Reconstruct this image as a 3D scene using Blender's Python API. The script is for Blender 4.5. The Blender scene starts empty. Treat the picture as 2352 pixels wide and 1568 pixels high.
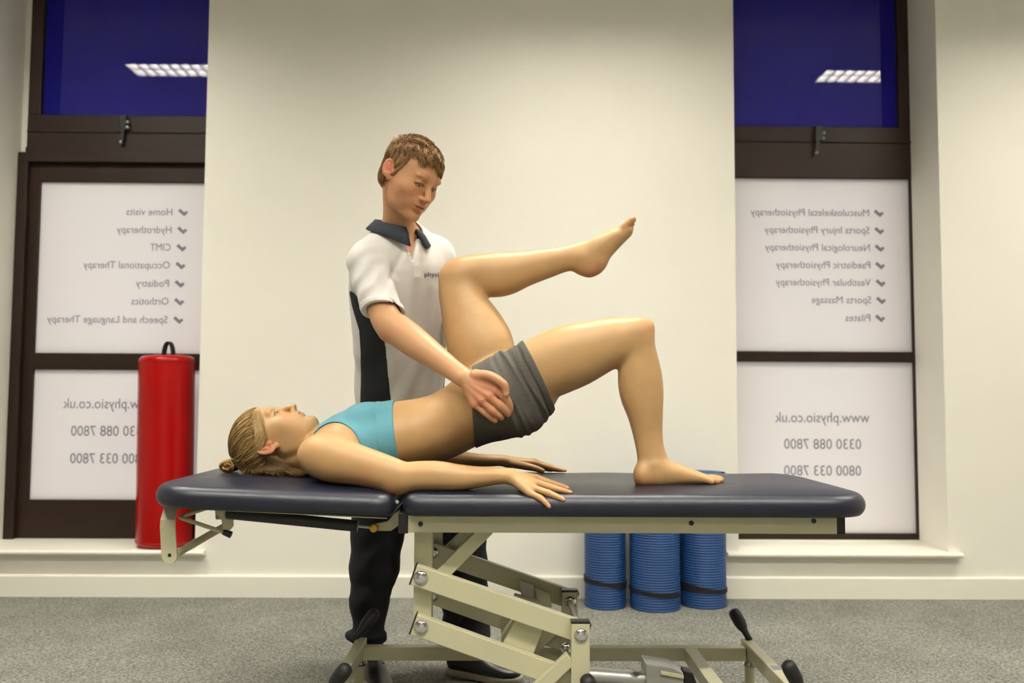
import bpy, bmesh, math, random
import numpy as np
from mathutils import Vector, Matrix

random.seed(7)
rng = np.random.RandomState(11)

# ------------------------------------------------------------------ camera
F_PX = 2000.0                                   # focal length for the 2352 px wide frame
CAM = np.array([0.0, 0.0, 1.01])
YAW, TILT, ROLL = math.radians(0.6), math.radians(3.46), math.radians(0.3)
_f = np.array([math.sin(YAW) * math.cos(TILT), math.cos(YAW) * math.cos(TILT), math.sin(TILT)])
_r0 = np.array([math.cos(YAW), -math.sin(YAW), 0.0])
_u0 = np.cross(_r0, _f)
RIGHT = _r0 * math.cos(ROLL) + _u0 * math.sin(ROLL)
UP = _u0 * math.cos(ROLL) - _r0 * math.sin(ROLL)
FWD = _f

def at(px, py, Y):
    """World point that stands at distance Y (world y) on the sight line of a photo pixel."""
    d = FWD + RIGHT * (px - 1176.0) / F_PX - UP * (py - 784.0) / F_PX
    return CAM + d * (Y / d[1])

def mpp(Y):
    return Y / F_PX

scene = bpy.context.scene
C = scene.collection
cam_data = bpy.data.cameras.new('camera')
cam_data.sensor_width = 36.0
cam_data.lens = 36.0 * F_PX / 2352.0
cam_data.clip_start = 0.05
cam_data.dof.use_dof = True
cam_data.dof.focus_distance = 2.62
cam_data.dof.aperture_fstop = 2.4
cam = bpy.data.objects.new('camera', cam_data)
C.objects.link(cam)
m = Matrix.Identity(4)
for i in range(3):
    m[i][0], m[i][1], m[i][2], m[i][3] = RIGHT[i], UP[i], -FWD[i], CAM[i]
cam.matrix_world = m
scene.camera = cam

# ------------------------------------------------------------------ world (overcast daylight outside) and exposure
world = bpy.data.worlds.new('overcast_sky')
scene.world = world
world.use_nodes = True
world.node_tree.nodes['Background'].inputs['Color'].default_value = (1.0, 0.975, 0.95, 1)
world.node_tree.nodes['Background'].inputs['Strength'].default_value = 2.0
scene.view_settings.view_transform = 'Standard'
scene.view_settings.look = 'None'
scene.view_settings.gamma = 1.0
scene.view_settings.use_curve_mapping = False
scene.view_settings.exposure = -0.12
LAMP_STRENGTH = 150.0
LAMP_COLOR = (1.0, 0.945, 0.835)
CEILING_Z = 3.4
FLOOR = 0.025
scene.cycles.max_bounces = 6
scene.cycles.diffuse_bounces = 3
scene.cycles.glossy_bounces = 2
scene.cycles.transmission_bounces = 3
scene.cycles.caustics_reflective = False

# ------------------------------------------------------------------ materials
def s2l(c):
    return tuple(((v / 255.0) / 12.92 if v / 255.0 <= 0.04045 else ((v / 255.0 + 0.055) / 1.055) ** 2.4) for v in c)

MATS = {}
def mat(name, rgb=(128, 128, 128), rough=0.5, metal=0.0, spec=0.5, var=0.0, var_scale=8.0, bump=0.0, bump_scale=200.0,
        bump_dist=0.001, coat=0.0, attr=None, sss=0.0, sheen=0.0, detail=4.0, stretch=None):
    if name in MATS:
        return MATS[name]
    mt = bpy.data.materials.new(name)
    mt.use_nodes = True
    nt = mt.node_tree
    b = nt.nodes['Principled BSDF']
    col = s2l(rgb) + (1.0,)
    b.inputs['Base Color'].default_value = col
    b.inputs['Roughness'].default_value = rough
    b.inputs['Metallic'].default_value = metal
    b.inputs['Specular IOR Level'].default_value = spec
    b.inputs['Coat Weight'].default_value = coat
    b.inputs['Coat Roughness'].default_value = 0.15
    if sheen:
        b.inputs['Sheen Weight'].default_value = sheen
    if sss:
        b.inputs['Subsurface Weight'].default_value = sss
        b.inputs['Subsurface Radius'].default_value = (0.012, 0.005, 0.003)
        b.inputs['Subsurface Scale'].default_value = 0.6
    tc = nt.nodes.new('ShaderNodeTexCoord')
    vec = tc.outputs['Object']
    if stretch:
        mp = nt.nodes.new('ShaderNodeMapping')
        mp.inputs['Scale'].default_value = stretch
        nt.links.new(vec, mp.inputs['Vector'])
        vec = mp.outputs['Vector']
    src = None
    if attr:
        an = nt.nodes.new('ShaderNodeAttribute')
        an.attribute_name = attr
        src = an.outputs['Color']
    if var:
        nz = nt.nodes.new('ShaderNodeTexNoise')
        nz.inputs['Scale'].default_value = var_scale
        nz.inputs['Detail'].default_value = detail
        nt.links.new(vec, nz.inputs['Vector'])
        mr = nt.nodes.new('ShaderNodeMapRange')
        mr.inputs['From Min'].default_value = 0.25
        mr.inputs['From Max'].default_value = 0.75
        mr.inputs['To Min'].default_value = 1.0 - var
        mr.inputs['To Max'].default_value = 1.0 + var
        nt.links.new(nz.outputs['Fac'], mr.inputs['Value'])
        mx = nt.nodes.new('ShaderNodeMix')
        mx.data_type = 'RGBA'
        mx.blend_type = 'MULTIPLY'
        mx.inputs['Factor'].default_value = 1.0
        if src is not None:
            nt.links.new(src, mx.inputs['A'])
        else:
            mx.inputs['A'].default_value = col
        nt.links.new(mr.outputs['Result'], mx.inputs['B'])
        src = mx.outputs['Result']
    if src is not None:
        nt.links.new(src, b.inputs['Base Color'])
    if bump:
        nz2 = nt.nodes.new('ShaderNodeTexNoise')
        nz2.inputs['Scale'].default_value = bump_scale
        nz2.inputs['Detail'].default_value = 3.0
        nt.links.new(vec, nz2.inputs['Vector'])
        bp = nt.nodes.new('ShaderNodeBump')
        bp.inputs['Strength'].default_value = bump
        bp.inputs['Distance'].default_value = bump_dist
        nt.links.new(nz2.outputs['Fac'], bp.inputs['Height'])
        nt.links.new(bp.outputs['Normal'], b.inputs['Normal'])
    MATS[name] = mt
    return mt

mat('wall_paint', (238, 235, 224), 0.75, var=0.012, var_scale=3, bump=0.15, bump_scale=350, bump_dist=0.0006)
mat('trim_paint', (238, 235, 222), 0.38, var=0.01, var_scale=6)
mat('ceiling_tile', (236, 234, 228), 0.9, var=0.03, var_scale=60)
mat('brown_frame', (36, 21, 14), 0.5, spec=0.3, var=0.10, var_scale=14)
mat('brick_reveal', (186, 138, 112), 0.9, var=0.12, var_scale=30)
mat('letter_grey', (132, 132, 144), 0.7)
mat('black_metal', (26, 28, 28), 0.4, metal=0.3)
mat('black_rubber', (22, 22, 23), 0.55, bump=0.2, bump_scale=300)
mat('black_plastic', (20, 20, 21), 0.4)
mat('black_strap', (18, 18, 20), 0.8, bump=0.4, bump_scale=700)
mat('chrome', (215, 215, 215), 0.09, metal=1.0)
mat('steel', (178, 178, 172), 0.32, metal=0.55, var=0.05, var_scale=40)
mat('brass', (190, 150, 60), 0.3, metal=0.9)
mat('cream_enamel', (192, 188, 155), 0.36, var=0.02, var_scale=10, bump=0.06, bump_scale=500, coat=0.12)
mat('red_vinyl', (162, 2, 4), 0.25, coat=0.08, spec=0.25, var=0.02, var_scale=4)
mat('blue_foam', (32, 72, 128), 0.55, var=0.05, var_scale=25, bump=0.2, bump_scale=400)
mat('navy_vinyl', (19, 24, 41), 0.38, spec=0.55, var=0.05, var_scale=12, bump=0.35, bump_scale=260, bump_dist=0.0012)
mat('white_louvre', (240, 240, 240), 0.5)

def carpet_material():
    mt = bpy.data.materials.new('carpet_pile')
    mt.use_nodes = True
    nt = mt.node_tree
    b = nt.nodes['Principled BSDF']
    b.inputs['Roughness'].default_value = 0.95
    b.inputs['Specular IOR Level'].default_value = 0.1
    tc = nt.nodes.new('ShaderNodeTexCoord')
    n1 = nt.nodes.new('ShaderNodeTexNoise'); n1.inputs['Scale'].default_value = 110; n1.inputs['Detail'].default_value = 6; n1.inputs['Roughness'].default_value = 0.75
    n2 = nt.nodes.new('ShaderNodeTexNoise'); n2.inputs['Scale'].default_value = 3.5; n2.inputs['Detail'].default_value = 3
    nt.links.new(tc.outputs['Object'], n1.inputs['Vector'])
    nt.links.new(tc.outputs['Object'], n2.inputs['Vector'])
    r1 = nt.nodes.new('ShaderNodeValToRGB')
    r1.color_ramp.elements[0].position = 0.34; r1.color_ramp.elements[0].color = s2l((66, 68, 64)) + (1,)
    r1.color_ramp.elements[1].position = 0.66; r1.color_ramp.elements[1].color = s2l((170, 170, 160)) + (1,)
    nt.links.new(n1.outputs['Fac'], r1.inputs['Fac'])
    mr = nt.nodes.new('ShaderNodeMapRange'); mr.inputs['From Min'].default_value = 0.3; mr.inputs['From Max'].default_value = 0.7
    mr.inputs['To Min'].default_value = 0.86; mr.inputs['To Max'].default_value = 1.1
    nt.links.new(n2.outputs['Fac'], mr.inputs['Value'])
    mx = nt.nodes.new('ShaderNodeMix'); mx.data_type = 'RGBA'; mx.blend_type = 'MULTIPLY'; mx.inputs['Factor'].default_value = 1
    nt.links.new(r1.outputs['Color'], mx.inputs['A']); nt.links.new(mr.outputs['Result'], mx.inputs['B'])
    nt.links.new(mx.outputs['Result'], b.inputs['Base Color'])
    bp = nt.nodes.new('ShaderNodeBump'); bp.inputs['Strength'].default_value = 0.8; bp.inputs['Distance'].default_value = 0.006
    nt.links.new(n1.outputs['Fac'], bp.inputs['Height']); nt.links.new(bp.outputs['Normal'], b.inputs['Normal'])
    MATS['carpet_pile'] = mt
carpet_material()

def film_material(name, rgb, trans_rgb, mixfac, gloss):
    """window film on glass: white body that lets daylight through, with the glass gloss on top"""
    mt = bpy.data.materials.new(name)
    mt.use_nodes = True
    nt = mt.node_tree
    out = nt.nodes['Material Output']
    nt.nodes.remove(nt.nodes['Principled BSDF'])
    d = nt.nodes.new('ShaderNodeBsdfDiffuse'); d.inputs['Color'].default_value = s2l(rgb) + (1,)
    t = nt.nodes.new('ShaderNodeBsdfTranslucent'); t.inputs['Color'].default_value = s2l(trans_rgb) + (1,)
    m1 = nt.nodes.new('ShaderNodeMixShader'); m1.inputs['Fac'].default_value = mixfac
    nt.links.new(d.outputs[0], m1.inputs[1]); nt.links.new(t.outputs[0], m1.inputs[2])
    last = m1
    if gloss:
        g = nt.nodes.new('ShaderNodeBsdfGlossy'); g.inputs['Roughness'].default_value = 0.02 if gloss > 0.05 else 0.25
        fr = nt.nodes.new('ShaderNodeFresnel'); fr.inputs['IOR'].default_value = 1.5
        m2 = nt.nodes.new('ShaderNodeMixShader')
        nt.links.new(fr.outputs[0], m2.inputs['Fac'])
        nt.links.new(m1.outputs[0], m2.inputs[1]); nt.links.new(g.outputs[0], m2.inputs[2])
        last = m2
    nt.links.new(last.outputs[0], out.inputs['Surface'])
    MATS[name] = mt
film_material('frosted_film', (235, 232, 226), (235, 233, 236), 0.5, 0)
film_material('blue_film', (44, 42, 142), (44, 42, 170), 0.25, 1)
film_material('blue_border_film', (36, 34, 124), (36, 34, 150), 0.25, 0)

def lamp_material():
    mt = bpy.data.materials.new('lit_tube')
    mt.use_nodes = True
    nt = mt.node_tree
    nt.nodes.remove(nt.nodes['Principled BSDF'])
    e = nt.nodes.new('ShaderNodeEmission')
    e.inputs['Color'].default_value = LAMP_COLOR + (1,)
    e.inputs['Strength'].default_value = LAMP_STRENGTH
    nt.links.new(e.outputs[0], nt.nodes['Material Output'].inputs['Surface'])
    MATS['lit_tube'] = mt
lamp_material()

# ------------------------------------------------------------------ mesh helpers
ORIGIN = {}
class MB:
    """collects shapes in world coordinates; build() links them as ONE mesh object"""
    def __init__(self):
        self.v, self.f = [], []
    def add(self, verts, faces):
        o = len(self.v)
        self.v += [tuple(float(c) for c in p) for p in verts]
        self.f += [tuple(o + i for i in f) for f in faces]
        return self
    def box(self, lo, hi):
        x0, y0, z0 = lo; x1, y1, z1 = hi
        return self.add([(x0, y0, z0), (x1, y0, z0), (x1, y1, z0), (x0, y1, z0), (x0, y0, z1), (x1, y0, z1), (x1, y1, z1), (x0, y1, z1)],
                        [(3, 2, 1, 0), (4, 5, 6, 7), (0, 1, 5, 4), (1, 2, 6, 5), (2, 3, 7, 6), (3, 0, 4, 7)])
    def beam(self, p0, p1, w, h, side=(0, 1, 0)):
        """square section from p0 to p1: w along `side`, h across"""
        p0, p1 = np.array(p0, float), np.array(p1, float)
        t = p1 - p0; t /= np.linalg.norm(t)
        s = np.array(side, float); s = s - t * s.dot(t); s /= np.linalg.norm(s)
        n = np.cross(t, s)
        vs = []
        for p in (p0, p1):
            for a, b in ((-1, -1), (1, -1), (1, 1), (-1, 1)):
                vs.append(p + s * a * w / 2 + n * b * h / 2)
        return self.add(vs, [(3, 2, 1, 0), (4, 5, 6, 7), (0, 1, 5, 4), (1, 2, 6, 5), (2, 3, 7, 6), (3, 0, 4, 7)])
    def tube(self, pts, rad, n=12, cap=True):
        pts = [np.array(p, float) for p in pts]
        rad = list(rad) if hasattr(rad, '__len__') else [rad] * len(pts)
        t0 = pts[1] - pts[0]; t0 /= np.linalg.norm(t0)
        ref = np.array([0, 0, 1.0]) if abs(t0[2]) < 0.9 else np.array([1.0, 0, 0])
        u = np.cross(t0, ref); u /= np.linalg.norm(u)
        vs, fs = [], []
        for i, p in enumerate(pts):
            if i == 0: t = pts[1] - pts[0]
            elif i == len(pts) - 1: t = pts[-1] - pts[-2]
            else: t = (pts[i + 1] - pts[i]) / max(1e-9, np.linalg.norm(pts[i + 1] - pts[i])) + (pts[i] - pts[i - 1]) / max(1e-9, np.linalg.norm(pts[i] - pts[i - 1]))
            t = t / max(1e-9, np.linalg.norm(t))
            u = u - t * u.dot(t); u /= max(1e-9, np.linalg.norm(u))
            v = np.cross(t, u)
            for k in range(n):
                a = 2 * math.pi * k / n
                vs.append(p + (u * math.cos(a) + v * math.sin(a)) * rad[i])
        for i in range(len(pts) - 1):
            for k in range(n):
                k2 = (k + 1) % n
                fs.append((i * n + k, i * n + k2, (i + 1) * n + k2, (i + 1) * n + k))
        if cap:
            fs.append(tuple(range(n - 1, -1, -1)))
            fs.append(tuple((len(pts) - 1) * n + k for k in range(n)))
        return self.add(vs, fs)
    def lathe(self, base, axis, prof, n=32):
        """prof: list of (radius, distance along axis)"""
        base, axis = np.array(base, float), np.array(axis, float)
        axis /= np.linalg.norm(axis)
        return self.tube([base + axis * (h + 1e-7 * i) for i, (r, h) in enumerate(prof)], [max(r, 1e-5) for r, h in prof], n)
    def prism(self, poly, depth):
        """poly: world points (planar), extruded by vector depth"""
        n = len(poly)
        d = np.array(depth, float)
        vs = [np.array(p, float) for p in poly] + [np.array(p, float) + d for p in poly]
        fs = [tuple(range(n - 1, -1, -1)), tuple(range(n, 2 * n))]
        for i in range(n):
            j = (i + 1) % n
            fs.append((i, j, n + j, n + i))
        return self.add(vs, fs)
    def build(self, name, material, parent=None, bevel=0.0, smooth=False, seg=2, weld=False):
        v = np.array(self.v)
        bm = bmesh.new()
        lo, hi = v.min(0), v.max(0)
        org = np.array([(lo[0] + hi[0]) / 2, (lo[1] + hi[1]) / 2, lo[2]])
        bv = [bm.verts.new(tuple(p - org)) for p in v]
        for f in self.f:
            try: bm.faces.new([bv[i] for i in f])
            except ValueError: pass
        if weld:
            bmesh.ops.remove_doubles(bm, verts=bm.verts, dist=1e-5)
        bmesh.ops.recalc_face_normals(bm, faces=bm.faces)
        if bevel:
            bmesh.ops.bevel(bm, geom=list(bm.edges), offset=bevel, segments=seg, profile=0.5, affect='EDGES', clamp_overlap=True)
        me = bpy.data.meshes.new(name)
        bm.to_mesh(me); bm.free()
        if smooth:
            me.shade_smooth()
            if smooth != 'all':
                sharp(me, 40)
        return link(name, me, material, parent, org)

def sharp(me, deg):
    try:
        me.set_sharp_from_angle(angle=math.radians(deg))
    except Exception:
        pass

def link(name, me, material, parent, org):
    if material is not None:
        me.materials.append(MATS[material])
    o = bpy.data.objects.new(name, me)
    C.objects.link(o)
    org = np.array(org, float)
    if parent is not None:
        o.parent = parent
        o.location = tuple(org - ORIGIN[parent])
    else:
        o.location = tuple(org)
    ORIGIN[o] = org
    return o

def thing(name, label, cat, loc, group=None):
    o = bpy.data.objects.new(name, None)
    o.empty_display_size = 0.1
    C.objects.link(o)
    o.location = tuple(float(c) for c in loc)
    ORIGIN[o] = np.array(loc, float)
    o['label'] = label; o['category'] = cat
    if group: o['group'] = group
    return o

def tag(o, label, cat, group=None):
    o['label'] = label; o['category'] = cat
    if group: o['group'] = group
    return o

def structure(o, label=None, cat=None):
    o['kind'] = 'structure'
    if label: o['label'] = label
    if cat: o['category'] = cat
    return o

def sroot(name, loc, label=None, cat=None):
    o = bpy.data.objects.new(name, None)
    C.objects.link(o)
    o.location = tuple(float(c) for c in loc)
    ORIGIN[o] = np.array(loc, float)
    return structure(o, label, cat)

def text_obj(name, body, p_start, width, height, material, parent, mirrored=True, depth=0.0008, right=(1, 0, 0), upv=(0, 0, 1)):
    """lettering as a flat mesh: starts at p_start, runs along right (or backwards when mirrored)"""
    cu = bpy.data.curves.new(name, 'FONT')
    cu.body = body
    cu.size = 1.0
    cu.resolution_u = 3
    tmp = bpy.data.objects.new(name + '_tmp', cu)
    C.objects.link(tmp)
    dg = bpy.context.evaluated_depsgraph_get()
    me = bpy.data.meshes.new_from_object(tmp.evaluated_get(dg))
    bpy.data.objects.remove(tmp)
    co = np.zeros(len(me.vertices) * 3); me.vertices.foreach_get('co', co); co = co.reshape(-1, 3)
    x0, x1 = co[:, 0].min(), co[:, 0].max()
    sx = width / (x1 - x0)
    sy = height / 0.72
    r = np.array(right, float) * (-1 if mirrored else 1); u = np.array(upv, float)
    w = np.outer((co[:, 0] - x0) * sx, r) + np.outer(co[:, 1] * sy, u)
    me.vertices.foreach_set('co', w.ravel())
    me.update()
    return link(name, me, material, parent, p_start)

# ------------------------------------------------------------------ room shell
D1, D2 = 4.3, 4.6                               # wall face, window face
xa = at(464, 640, D1)[0]                        # edge of the pier at the left window
xb = at(1690, 640, D1)[0]                       # edge of the pier at the right window
xr = at(2163, 640, D1)[0]                       # outer reveal of the right window
xl = at(22, 790, D2 - 0.03)[0] + 0.004                 # outer reveal of the left window
z_sill_l = at(230, 1262, D1 - 0.03)[2]
z_sill_r = at(1950, 1270, D1 - 0.03)[2]
z_sill = (z_sill_l + z_sill_r) / 2
z_head = 3.2
RX, RYB = 4.2, -3.0
D3 = 4.85                                       # outside face of the wall

MB().box((-RX, RYB, -0.1), (RX, D1 + 0.02, FLOOR)).build('floor', 'carpet_pile')
structure(bpy.data.objects['floor'], 'grey flecked office carpet', 'floor')
mb = MB()
mb.box((-RX, D1, 0), (xl, D3, CEILING_Z))
mb.box((xa, D1, 0), (xb, D3, CEILING_Z))
mb.box((xr, D1, 0), (RX, D3, CEILING_Z))
mb.box((xl, D1, 0), (xa, D3, z_sill - 0.03))
mb.box((xb, D1, 0), (xr, D3, z_sill - 0.03))
mb.box((xl, D1, z_head), (xa, D3, CEILING_Z))
mb.box((xb, D1, z_head), (xr, D3, CEILING_Z))
structure(mb.build('wall_far', 'wall_paint'), 'cream painted wall with two deep window recesses', 'wall')
structure(MB().box((-RX - 0.1, RYB, 0), (-RX, D1 + 0.1, CEILING_Z)).build('wall_left', 'wall_paint'), 'cream painted side wall', 'wall')
structure(MB().box((RX, RYB, 0), (RX + 0.1, D1 + 0.1, CEILING_Z)).build('wall_right', 'wall_paint'), 'cream painted side wall', 'wall')
structure(MB().box((-RX, RYB - 0.1, 0), (RX, RYB, CEILING_Z)).build('wall_back', 'wall_paint'), 'cream painted wall behind the viewpoint', 'wall')
structure(MB().box((-RX, RYB, CEILING_Z), (RX, D3, CEILING_Z + 0.1)).build('ceiling', 'ceiling_tile'), 'white tiled ceiling', 'ceiling')

# brick reveals on the street side of each opening
for i, (x0, x1) in enumerate(((xl, xa), (xb, xr))):
    mb = MB()
    mb.box((x0, D2 + 0.1, z_sill - 0.02), (x0 + 0.015, D3, z_head)).box((x1 - 0.015, D2 + 0.1, z_sill - 0.02), (x1, D3, z_head))
    mb.box((x0, D2 + 0.1, z_head - 0.015), (x1, D3, z_head))
    structure(mb.build('trim_%d' % (i + 1), 'brick_reveal'), 'brick reveal outside the %s window' % ('left', 'right')[i], 'reveal')

# skirting board with a small rounded top
zsk = at(1176, 1323, D1 - 0.02)[2]
sec = [(D1 + 0.005, 0), (D1 - 0.02, 0), (D1 - 0.02, zsk - 0.008), (D1 - 0.017, zsk - 0.002), (D1 - 0.01, zsk), (D1 + 0.005, zsk)]
structure(MB().prism([(-RX, y, z) for y, z in sec], (2 * RX, 0, 0)).build('baseboard_far', 'trim_paint'), 'cream painted skirting board', 'skirting')

# ------------------------------------------------------------------ windows
def sill(n, x0, x1, z):
    mb = MB()
    th = 0.024
    yb, yf = D2 + 0.02, D1 - 0.045
    prof = [(yb, z - th), (yf + 0.012, z - th)] + [(yf + 0.012 - 0.012 * math.sin(a), z - th / 2 - th / 2 * math.cos(a)) for a in np.linspace(0.3, math.pi - 0.3, 7)] + [(yf + 0.012, z), (yb, z)]
    mb.prism([(x0, y, zz) for y, zz in prof], (x1 - x0, 0, 0))
    return structure(mb.build('trim_%d' % n, 'trim_paint', smooth=True), 'white window sill board below the %s window' % ('left' if n == 3 else 'right'), 'sill')
sill(3, xl - 0.05, at(467, 1268, D1 - 0.04)[0], z_sill)
sill(4, at(1672, 1273, D1 - 0.04)[0], at(2213, 1270, D1 - 0.04)[0], z_sill)

def rect_px(x0, y0, x1, y1, Y, t):
    """frame piece from photo corners at distance Y, thickness t behind it"""
    a, b = at(x0, y1, Y), at(x1, y0, Y)
    return (a[0], Y, a[2]), (b[0], Y + t, b[2])

def window(n, label, fr, panes, film, border, texts, latch_px, grooves):
    root = sroot('window_%d' % n, (0.5 * (fr['x0'] + fr['x1']), D2 + 0.05, z_sill), label, 'window')
    for nm, (lo, hi) in fr['pieces']:
        MB().box(lo, hi).build(nm, 'brown_frame', root, bevel=0.004)
    for lo, hi in grooves:
        MB().box(lo, hi).build('frame_bead', 'brown_frame', root, bevel=0.002)
    for k, (lo, hi) in enumerate(panes):
        p = MB().box(lo, hi).build('pane', 'frosted_film', root)
        p['label'] = 'white frosted pane with mirrored lettering'
        for body, start, end, y, h in texts[k]:
            zc = at(start, y, D2)[2]
            ps = at(start, y, lo[1] - 0.002); pe = at(end, y, lo[1] - 0.002)
            ps[1] = lo[1] - 0.002
            hh = h * mpp(D2)
            ps[2] -= hh / 2
            if body == 'tick':
                mb = MB()
                c = ps.copy()
                s = hh
                pts = [(-0.62, 0.55), (-0.30, 0.95), (0.10, 0.35), (0.55, 0.78), (0.85, 0.50), (0.12, -0.12)]
                # tick seen from behind: long stroke to the left
                pts = [(-0.75, 0.62), (-0.42, 0.98), (0.22, 0.38), (0.50, 0.66), (0.82, 0.36), (0.22, -0.22)]
                mb.prism([(c[0] + x * s, c[1], c[2] + z * s) for x, z in pts], (0, 0.001, 0))
                mb.build('tick_mark', 'letter_grey', p)
            else:
                text_obj('lettering', body, ps, abs(ps[0] - pe[0]), hh, 'letter_grey', p)
    lo, hi = film
    p = MB().box(lo, hi).build('pane', 'blue_film', root)
    p['label'] = 'glossy deep blue filmed pane'
    lo, hi = border
    MB().box(lo, hi).build('film_edge', 'blue_border_film', p)
    # casement stay
    lx, ly = latch_px
    def L(dx, dy, Y): return at(lx + dx, ly + dy, Y)
    y = D2 - 0.012
    mb = MB()
    mb.beam(L(0, -22, y - 0.012), L(0, 12, y - 0.012), 0.022, 0.036, side=(0, 1, 0))
    mb.beam(L(-1, 8, y - 0.016), L(-4, 38, y - 0.016), 0.01, 0.018, side=(0, 1, 0))
    st = mb.build('casement_stay', 'black_metal', root, bevel=0.002)
    st['label'] = 'black casement stay with small knobs'
    for dx, dy in ((11, -6), (10, 6), (-5, 40)):
        q = L(dx, dy, y - 0.01)
        MB().lathe(q, (0, -1, 0), [(0.009, 0), (0.009, 0.008), (0.006, 0.014), (0.0, 0.016)], 12).build('knob', 'steel', st, smooth=True)
    return root

def px_x(px, py, Y): return at(px, py, Y)[0]
zbot = z_sill
# left window
zt = z_head
Y0 = D2
L_pcs = []
xo_u = px_x(68, 180, Y0); xi_u = px_x(98, 150, Y0)
xo_l = px_x(22, 790, Y0 - 0.03); xi_l = px_x(84, 620, Y0)
xrl = xa + 0.06
z_bb = at(280, 265, Y0)[2]; z_rt = at(250, 350, Y0 - 0.03)[2]; z_rb = at(250, 372, Y0 - 0.03)[2]
z_p1t = at(280, 418, Y0)[2]; z_p1b = at(280, 811, Y0)[2]; z_p2t = at(190, 849, Y0)[2]; z_p2b = at(190, 1148, Y0)[2]
fr = dict(x0=xo_l, x1=xrl, pieces=[
    ('stile', ((xo_u, Y0 - 0.005, z_bb), (xi_u, Y0 + 0.06, zt))),
    ('rail', ((xo_u, Y0 - 0.005, z_rt), (xrl, Y0 + 0.06, z_bb))),
    ('stile', ((xo_l, Y0 - 0.03, zbot), (px_x(47, 790, Y0 - 0.03), Y0 + 0.06, z_rt))),
    ('rail', ((xo_l, Y0 - 0.031, z_rb), (xrl, Y0 + 0.06, z_rt))),
    ('stile', ((px_x(47, 790, Y0) + 0.002, Y0 + 0.004, zbot), (xi_l, Y0 + 0.05, z_rb))),
    ('stile', ((xa - 0.006, Y0 + 0.004, zbot), (xrl, Y0 + 0.05, z_rb))),
    ('rail', ((xi_l - 0.01, Y0 + 0.003, z_p1t), (xrl, Y0 + 0.05, z_rb))),
    ('rail', ((xi_l - 0.02, Y0 + 0.003, z_p2t), (xrl, Y0 + 0.05, z_p1b))),
    ('rail', ((xi_l - 0.05, Y0 + 0.003, zbot), (xrl, Y0 + 0.05, z_p2b)))])
xi2 = px_x(66, 1000, Y0)
panes = [((xi_l - 0.012, Y0 + 0.02, z_p1b - 0.01), (xa + 0.03, Y0 + 0.026, z_p1t + 0.01)),
         ((xi_l - 0.012, Y0 + 0.02, z_p2b - 0.01), (xa + 0.03, Y0 + 0.026, z_p2t + 0.01))]
tl = [('Home visits', 396, 290, 486), ('Hydrotherapy', 394, 268, 527), ('CIMT', 392, 345, 567), ('Occupational Therapy', 390, 191, 608),
      ('Podiatry', 388, 312, 650), ('Orthotics', 387, 302, 691), ('Speech and Language Therapy', 385, 108, 733)]
t1 = [(b, s, e, y, 17) for b, s, e, y in tl] + [('tick', s + 24, 0, y, 15) for b, s, e, y in tl]
t2 = [('www.physio.co.uk', 362, 145, 926, 24), ('0330 088 7800', 340, 163, 989, 24), ('0800 033 7800', 338, 161, 1052, 24)]
film = ((xi_u - 0.01, Y0 + 0.025, z_bb - 0.01), (xa + 0.04, Y0 + 0.03, zt))
border = ((xi_u - 0.008, Y0 + 0.0225, z_bb - 0.008), (px_x(136, 150, Y0), Y0 + 0.0245, zt))
zg = at(280, 304, Y0)[2]
gro = [((xo_u + 0.002, Y0 - 0.012, zg - 0.004), (xrl, Y0, zg + 0.006)), ((xo_u + 0.002, Y0 - 0.018, z_rt - 0.001), (xrl, Y0, z_rt + 0.03))]
window(1, 'brown framed window left of the pier, frosted panes and blue top light', fr, panes, film, border, [t1, t2], (284, 287), gro)

z_rt_left, xo_u_left = z_rt, xo_u
# right window
xo = px_x(2108, 784, Y0); xi_u = px_x(2062, 150, Y0); xi_l = px_x(2098, 784, Y0) ; xlr = xb - 0.06
z_bb = at(1880, 291, Y0)[2]; z_p1t = at(1880, 409, Y0)[2]; z_p1b = at(1900, 807, Y0)[2]; z_p2t = at(1900, 831, Y0)[2]; z_p2b = at(1900, 1225, Y0)[2]; zbr = at(1900, 1239, Y0)[2]
fr = dict(x0=xlr, x1=xo, pieces=[
    ('stile', ((xi_u, Y0 - 0.005, z_bb), (px_x(2092, 200, Y0), Y0 + 0.06, zt))),
    ('rail', ((xlr, Y0 - 0.004, z_p1t), (px_x(2096, 400, Y0), Y0 + 0.06, z_bb))),
    ('stile', ((xi_l, Y0 - 0.003, zbr), (px_x(2116, 800, Y0), Y0 + 0.06, z_p1t + 0.02))),
    ('rail', ((xlr, Y0 - 0.002, z_p2t), (xi_l + 0.01, Y0 + 0.05, z_p1b))),
    ('rail', ((xlr, Y0 - 0.002, zbr), (xi_l + 0.01, Y0 + 0.05, z_p2b))),
    ('stile', ((xlr, Y0 - 0.002, zbr), (xb - 0.012, Y0 + 0.05, z_bb)))])
panes = [((xb - 0.03, Y0 + 0.02, z_p1b - 0.01), (xi_l + 0.012, Y0 + 0.026, z_p1t + 0.01)),
         ((xb - 0.03, Y0 + 0.02, z_p2b - 0.01), (xi_l + 0.012, Y0 + 0.026, z_p2t + 0.01))]
tr = [('Musculoskeletal Physiotherapy', 1996, 1724, 488), ('Sports Injury Physiotherapy', 1997, 1756, 528), ('Neurological Physiotherapy', 1998, 1757, 568),
      ('Paediatric Physiotherapy', 1999, 1782, 608), ('Vestibular Physiotherapy', 2000, 1782, 648), ('Sports Massage', 2001, 1864, 688), ('Pilates', 1999, 1942, 729)]
t1 = [(b, s, e, y, 17) for b, s, e, y in tr] + [('tick', s + 22, 0, y, 15) for b, s, e, y in tr]
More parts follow.
